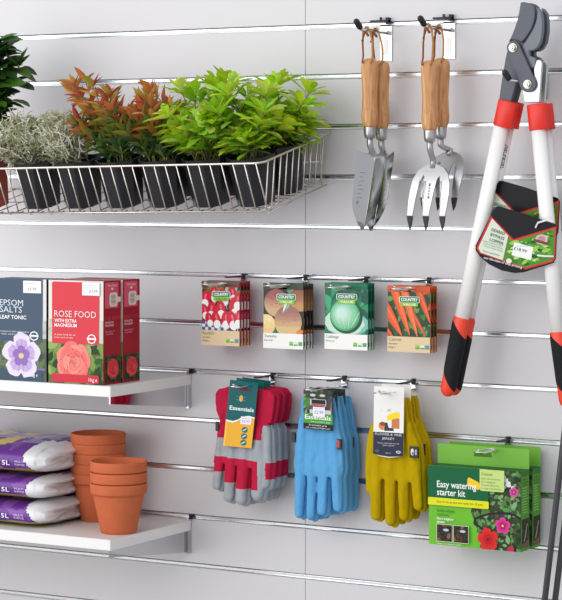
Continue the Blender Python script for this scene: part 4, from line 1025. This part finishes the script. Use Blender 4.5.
# ------------------------------------------------------------------ potted plants
def rsq(w, z, c, n=2):
    c = c*1.65           # rounded square ring
    out = []; r = c
    for cx_, cy_, a0 in ((w-r, -w+r, -PI/2), (w-r, w-r, 0), (-w+r, w-r, PI/2), (-w+r, -w+r, PI)):
        for k in range(n): a = a0+PI/2*k/(n-1); out.append((cx_+r*math.cos(a), cy_+r*math.sin(a), z))
    return out
PH, PT, PB = .0955, .0445, .0335
def pot_mesh(name, m, parent):
    mb = MB(); R = [rsq(PB-.002, 0, .010), rsq(PB, .002, .011), rsq(PT-.0035, PH-.017, .014), rsq(PT-.0015, PH-.016, .0145), rsq(PT, PH-.0005, .015), rsq(PT-.0006, PH, .015), rsq(PT-.0022, PH, .014), rsq(PT-.004, PH-.014, .013)]
    n = len(R[0]); vs = sum(R, []); fs = [list(range(n))[::-1]]
    for i in range(len(R)-1):
        for k in range(n): fs.append((i*n+k, i*n+(k+1) % n, (i+1)*n+(k+1) % n, (i+1)*n+k))
    mb.add(vs, fs, 0, None, False); o = mb.build(name, m, parent); return o
def soil_mesh(parent):
    mb = MB(); w = PT-.0045; N = 10; vs = []
    for i in range(N+1):
        for j in range(N+1):
            x, y = -w+2*w*i/N, -w+2*w*j/N; vs.append((x*.985, y*.985, PH-.012+.004*noise.noise(Vector((x*90, y*90, random.random()*3)))))
    mb.add(vs, [(i*(N+1)+j, (i+1)*(N+1)+j, (i+1)*(N+1)+j+1, i*(N+1)+j+1) for i in range(N) for j in range(N)], 0, None, True); return mb.build('soil', M['soil'], parent)

def leaf3(mb, base, dr, nrm, L, W, rgb, fold=.25, curl=.2, tip=1.0, stem=.12, shape=0):
    dr = dr.normalized(); sd = dr.cross(nrm)
    if sd.length < 1e-4: sd = dr.cross(Vector((.3, .9, .2)))
    sd.normalize(); up = sd.cross(dr).normalized()
    sect = ((0, .05), (stem, .09), (.32, .52), (.58, .95), (.78, .98), (.93, .55), (1, .08)) if shape == 0 else ((0, .06), (stem, .10), (.30, .72), (.55, 1.0), (.78, .80), (.93, .38), (1, .04)) if shape == 2 else ((0, .1), (.08, .25), (.25, .85), (.42, 1.0), (.65, .74), (.88, .28), (1, .02))
    vs = []; rgb2 = [min(255, c*random.uniform(.92, 1.1)) for c in rgb]
    for s, w in sect:
        c = base+dr*(L*s)-up*(curl*L*s*s)
        hw = W*.5*w
        vs += [c-sd*hw+up*hw*fold*2, c-sd*hw*.5+up*hw*fold*.8, c, c+sd*hw*.5+up*hw*fold*.8, c+sd*hw+up*hw*fold*2]
    fs = [(i*5+j, i*5+j+1, i*5+5+j+1, i*5+5+j) for i in range(len(sect)-1) for j in range(4)]
    mb.add(vs, fs, 0, lin(rgb2), True)

def mix(a, b, t): return [a[i]+(b[i]-a[i])*t for i in range(3)]
GRP = 'potted plants in the wire basket'
def potted(name, label, x, d, m, fill):
    loc = bw(x, d, .0016); t = thing(name, label, 'potted plant', loc, (TH, RO, 0), GRP)
    pot_mesh('pot', M[m], t); soil_mesh(t)
    inv = Matrix.Translation(loc) @ Euler((TH, RO, 0)).to_matrix().to_4x4(); inv.invert()
    base = loc+RM @ nD*(PH-.012)
    lm, sm = MB(), MB(); fill(base, lm, sm, inv)
    for q in (lm, sm): q.v = [tuple(inv @ Vector(v)) for v in q.v]
    if lm.f: lm.build('foliage', M['twig' if 'silver' in label else 'leaf'], t, fix=False)
    if sm.f: sm.build('stems', M['stem'], t)
    return t
def stem_path(b, tip, bend=.3, n=5):
    out = []
    for k in range(n+1):
        s = k/n; p = b.lerp(tip, s); hor = Vector((tip.x-b.x, tip.y-b.y, 0)); p -= hor*bend*math.sin(PI*s)*.8*(1-s); out.append(p)
    return out
LIME = [(184, 216, 44), (198, 228, 62), (170, 206, 40), (208, 234, 96), (156, 196, 44)]
def lime(center, rad, ntips, nlow=1, seed=1):
    def f(b, lm, sm, inv):
        rnd = random.Random(seed); random.seed(seed)
        for i in range(ntips):
            while True:
                q = Vector((rnd.uniform(-1, 1), rnd.uniform(-1, 1), rnd.uniform(-1, 1)))
                if i > ntips*.68: q.z = -abs(q.z)-.35
                if .55 < q.length < 1.15: break
            tip = center+Vector((q.x*rad.x, q.y*rad.y, q.z*rad.z))
            if tip.y > -.03: tip.y = -.03-rnd.random()*.03
            b0 = b+Vector((rnd.uniform(-.02, .02), rnd.uniform(-.02, .02), 0)); path = stem_path(b0, tip)
            sm.tube(path, [.0019, .0017, .0015, .0013, .0011, .0009], 6)
            ax = (path[-1]-path[-2]).normalized(); ax = (ax+Vector((0, 0, .5))).normalized()
            dark = max(0, min(1, .55-(tip.z-center.z)/rad.z*.6))
            ref = ax.orthogonal().normalized()
            for w_, (pos, num, ln, el) in enumerate(((path[-1], 5, .034, 1.1), (path[-1]-ax*.005, 6, .050, .5), (path[-2], 3, .048, .25), (path[-3], 3, .040, .1))):
                if w_ >= 2 and rnd.random() > .85*nlow: continue
                for k in range(num):
                    a = 2*PI*k/num+w_*.6+rnd.uniform(-.35, .35); rv = Matrix.Rotation(a, 3, ax) @ ref
                    dr = rv+ax*(el+rnd.uniform(-.2, .2)); L = ln*rnd.uniform(.8, 1.15)
                    col = rnd.choice(LIME)
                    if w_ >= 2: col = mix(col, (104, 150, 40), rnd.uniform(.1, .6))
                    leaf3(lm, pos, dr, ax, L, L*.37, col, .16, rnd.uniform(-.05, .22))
    return f
def orange(center, rad, ntips, seed):
    CO = [(206, 118, 66), (190, 100, 66), (216, 136, 80), (176, 84, 58), (212, 150, 86), (206, 168, 76), (182, 150, 66)]
    def f(b, lm, sm, inv):
        rnd = random.Random(seed); random.seed(seed)
        for i in range(ntips):
            while True:
                q = Vector((rnd.uniform(-1, 1), rnd.uniform(-1, 1), rnd.uniform(-1, 1)))
                if q.length < 1: break
            tip = center+Vector((q.x*rad.x, q.y*rad.y, q.z*rad.z))
            if tip.y > -.03: tip.y = -.03-rnd.random()*.03
            path = stem_path(b+Vector((rnd.uniform(-.025, .025), rnd.uniform(-.02, .02), 0)), tip, .3, 8); sm.tube(path, [.0016-.0001*k for k in range(9)], 6)
            for k in range(1, 9):
                ax = (path[k]-path[k-1]).normalized(); ref = ax.orthogonal().normalized(); s = k/8
                for j in range(3 if k < 8 else 5):
                    a = 2*PI*j/3+k*1.3+rnd.uniform(-.4, .4); dr = (Matrix.Rotation(a, 3, ax) @ ref)+ax*rnd.uniform(.5, 1.1)*(1 if k < 8 else 1.3)
                    L = .040*rnd.uniform(.7, 1.15)*(1 if s > .3 else .85)
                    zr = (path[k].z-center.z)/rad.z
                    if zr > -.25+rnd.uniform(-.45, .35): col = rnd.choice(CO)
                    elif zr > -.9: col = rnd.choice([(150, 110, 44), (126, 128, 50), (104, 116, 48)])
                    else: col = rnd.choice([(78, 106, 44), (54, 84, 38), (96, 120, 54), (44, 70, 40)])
                    leaf3(lm, path[k], dr, ax, L, L*.34, col, .3, rnd.uniform(-.15, .3), shape=1)
    return f
def silver(center, rad, n, seed):
    CO = [(206, 204, 172), (222, 220, 198), (186, 186, 150), (230, 228, 212), (158, 158, 116)]
    def f(b, lm, sm, inv):
        rnd = random.Random(seed)
        for i in range(n):
            while True:
                q = Vector((rnd.uniform(-1, 1), rnd.uniform(-1, 1), rnd.uniform(-1, 1)))
                if q.length < 1: break
            tip = center+Vector((q.x*rad.x, q.y*rad.y, q.z*rad.z))
            if tip.y > -.02: tip.y = -.02-rnd.random()*.02
            p = (b+Vector((rnd.uniform(-.03, .03), rnd.uniform(-.03, .03), 0))).lerp(tip, rnd.uniform(.25, .6)); path = [p]
            for k in range(4):
                d = (tip-path[-1])*(.34)+Vector((rnd.uniform(-1, 1), rnd.uniform(-1, 1), rnd.uniform(-1, 1)))*.009; path.append(path[-1]+d)
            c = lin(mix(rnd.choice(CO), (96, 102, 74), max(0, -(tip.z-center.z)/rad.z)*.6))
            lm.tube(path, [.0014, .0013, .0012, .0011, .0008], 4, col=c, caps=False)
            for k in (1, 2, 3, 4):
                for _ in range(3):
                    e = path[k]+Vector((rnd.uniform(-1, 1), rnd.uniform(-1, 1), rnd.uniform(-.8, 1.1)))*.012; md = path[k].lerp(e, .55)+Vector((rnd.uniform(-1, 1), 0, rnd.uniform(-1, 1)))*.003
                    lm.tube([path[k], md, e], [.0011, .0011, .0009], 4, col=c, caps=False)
    return f
def darkleaf(center, rad, n, seed):
    CO = [(44, 78, 30), (60, 98, 38), (34, 60, 28), (78, 120, 44), (50, 90, 34)]
    def f(b, lm, sm, inv):
        rnd = random.Random(seed); random.seed(seed)
        for i in range(n):
            while True:
                q = Vector((rnd.uniform(-1, 1), rnd.uniform(-1, 1), rnd.uniform(-1, 1)))
                if q.length < 1: break
            tip = center+Vector((q.x*rad.x, q.y*rad.y, q.z*rad.z)); path = stem_path(b, tip, .3, 6); sm.tube(path, [.003, .0027, .0024, .002, .0017, .0014, .0012], 6)
            for k in range(2, 7):
                ax = (path[k]-path[k-1]).normalized(); ref = ax.orthogonal().normalized()
                for j in range(3 if k < 6 else 6):
                    a = 2*PI*j/(3 if k < 6 else 6)+k*1.1+rnd.uniform(-.3, .3); dr = (Matrix.Rotation(a, 3, ax) @ ref)+ax*rnd.uniform(.0, .7)+Vector((rnd.uniform(-.5, .5), rnd.uniform(-.5, .5), rnd.uniform(-.3, .7)))
                    L = .054*rnd.uniform(.8, 1.15); leaf3(lm, path[k], dr, (ax+Vector((rnd.uniform(-.6, .6), -.7, rnd.uniform(-.2, .8)))).normalized(), L, L*.58, rnd.choice(CO), .12, rnd.uniform(.0, .3), shape=2)
    return f
fd, bd = .178, .080
PX = [at(px_, 190, .20).x for px_ in (36, 79, 122, 165, 208, 250)]
xs = PX; sp = (xs[5]-xs[0])/5
xs = [XR-IN-.0500-sp*(5-k) for k in range(6)]
def wc(px_, py_, D): return at(px_, py_, D)
V = Vector
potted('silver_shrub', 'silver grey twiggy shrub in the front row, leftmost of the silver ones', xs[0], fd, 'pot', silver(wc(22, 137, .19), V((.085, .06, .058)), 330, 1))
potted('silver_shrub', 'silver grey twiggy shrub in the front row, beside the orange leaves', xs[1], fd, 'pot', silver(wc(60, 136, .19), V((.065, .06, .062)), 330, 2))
potted('red_leaf_shrub', 'orange leaved shrub in the front row, next to the silver twigs', xs[2], fd, 'pot', orange(wc(94, 112, .20), V((.070, .05, .068)), 18, 3))
potted('red_leaf_shrub', 'orange leaved shrub in the front row, next to the lime leaves', xs[3], fd, 'pot', orange(wc(142, 116, .18), V((.064, .05, .058)), 18, 4))
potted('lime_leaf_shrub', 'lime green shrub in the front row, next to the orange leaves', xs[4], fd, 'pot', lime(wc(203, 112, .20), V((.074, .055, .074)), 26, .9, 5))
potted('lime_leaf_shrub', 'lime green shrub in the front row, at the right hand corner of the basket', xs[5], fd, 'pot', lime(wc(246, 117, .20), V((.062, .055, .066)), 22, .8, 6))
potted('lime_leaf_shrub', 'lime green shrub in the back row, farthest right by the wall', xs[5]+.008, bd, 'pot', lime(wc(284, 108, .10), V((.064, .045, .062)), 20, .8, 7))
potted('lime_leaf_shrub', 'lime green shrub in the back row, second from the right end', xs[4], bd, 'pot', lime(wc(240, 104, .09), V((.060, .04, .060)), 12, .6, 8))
potted('red_leaf_shrub', 'orange leaved shrub in the back row, behind the front orange ones', xs[3], bd, 'pot', orange(wc(160, 112, .09), V((.070, .04, .060)), 10, 9))
tx = xs[0]-sp
potted('broad_leaf_shrub', 'tall dark green broad leaved shrub in a terracotta coloured pot', tx-.030, fd, 'tpot', darkleaf(wc(-5, 77, .17), V((.052, .055, .085)), 20, 11))

# ------------------------------------------------------------------ light
def area(name, loc, target, sx, sy, power, col=(1, 1, 1)):
    l = bpy.data.lights.new(name, 'AREA'); l.shape = 'RECTANGLE'; l.size = sx; l.size_y = sy; l.energy = power; l.color = col
    o = bpy.data.objects.new(name, l); C.objects.link(o); o.location = loc
    o.rotation_euler = (Vector(target)-Vector(loc)).to_track_quat('-Z', 'Y').to_euler(); return o
area('window_light', (-1.75, -2.6, 1.95), (-.35, 0, 1.5), 2.9, 3.3, 52, (1, .99, .98))
area('front_light', (.3, -3.5, 2.7), (-.1, 0, 1.2), 3.0, 2.0, 25, (.98, .99, 1))
wd = bpy.data.worlds.new('world'); SC.world = wd; wd.use_nodes = True
bg = wd.node_tree.nodes['Background']; bg.inputs[0].default_value = (.93, .95, 1, 1); bg.inputs[1].default_value = .80

# ------------------------------------------------------------------ camera
cd = bpy.data.cameras.new('camera'); co = bpy.data.objects.new('camera', cd); C.objects.link(co)
co.location = CAM; co.rotation_euler = (PI/2, 0, PSI)
cd.sensor_fit = 'AUTO'; cd.sensor_width = 36; cd.lens = FL*36/600
cd.shift_x = 0; cd.shift_y = -(300-172)/600; cd.clip_start = .05
SC.camera = co
SC.view_settings.view_transform = 'Standard'; SC.view_settings.look = 'None'; SC.view_settings.exposure = 0; SC.view_settings.gamma = 1
SC.view_settings.use_curve_mapping = False
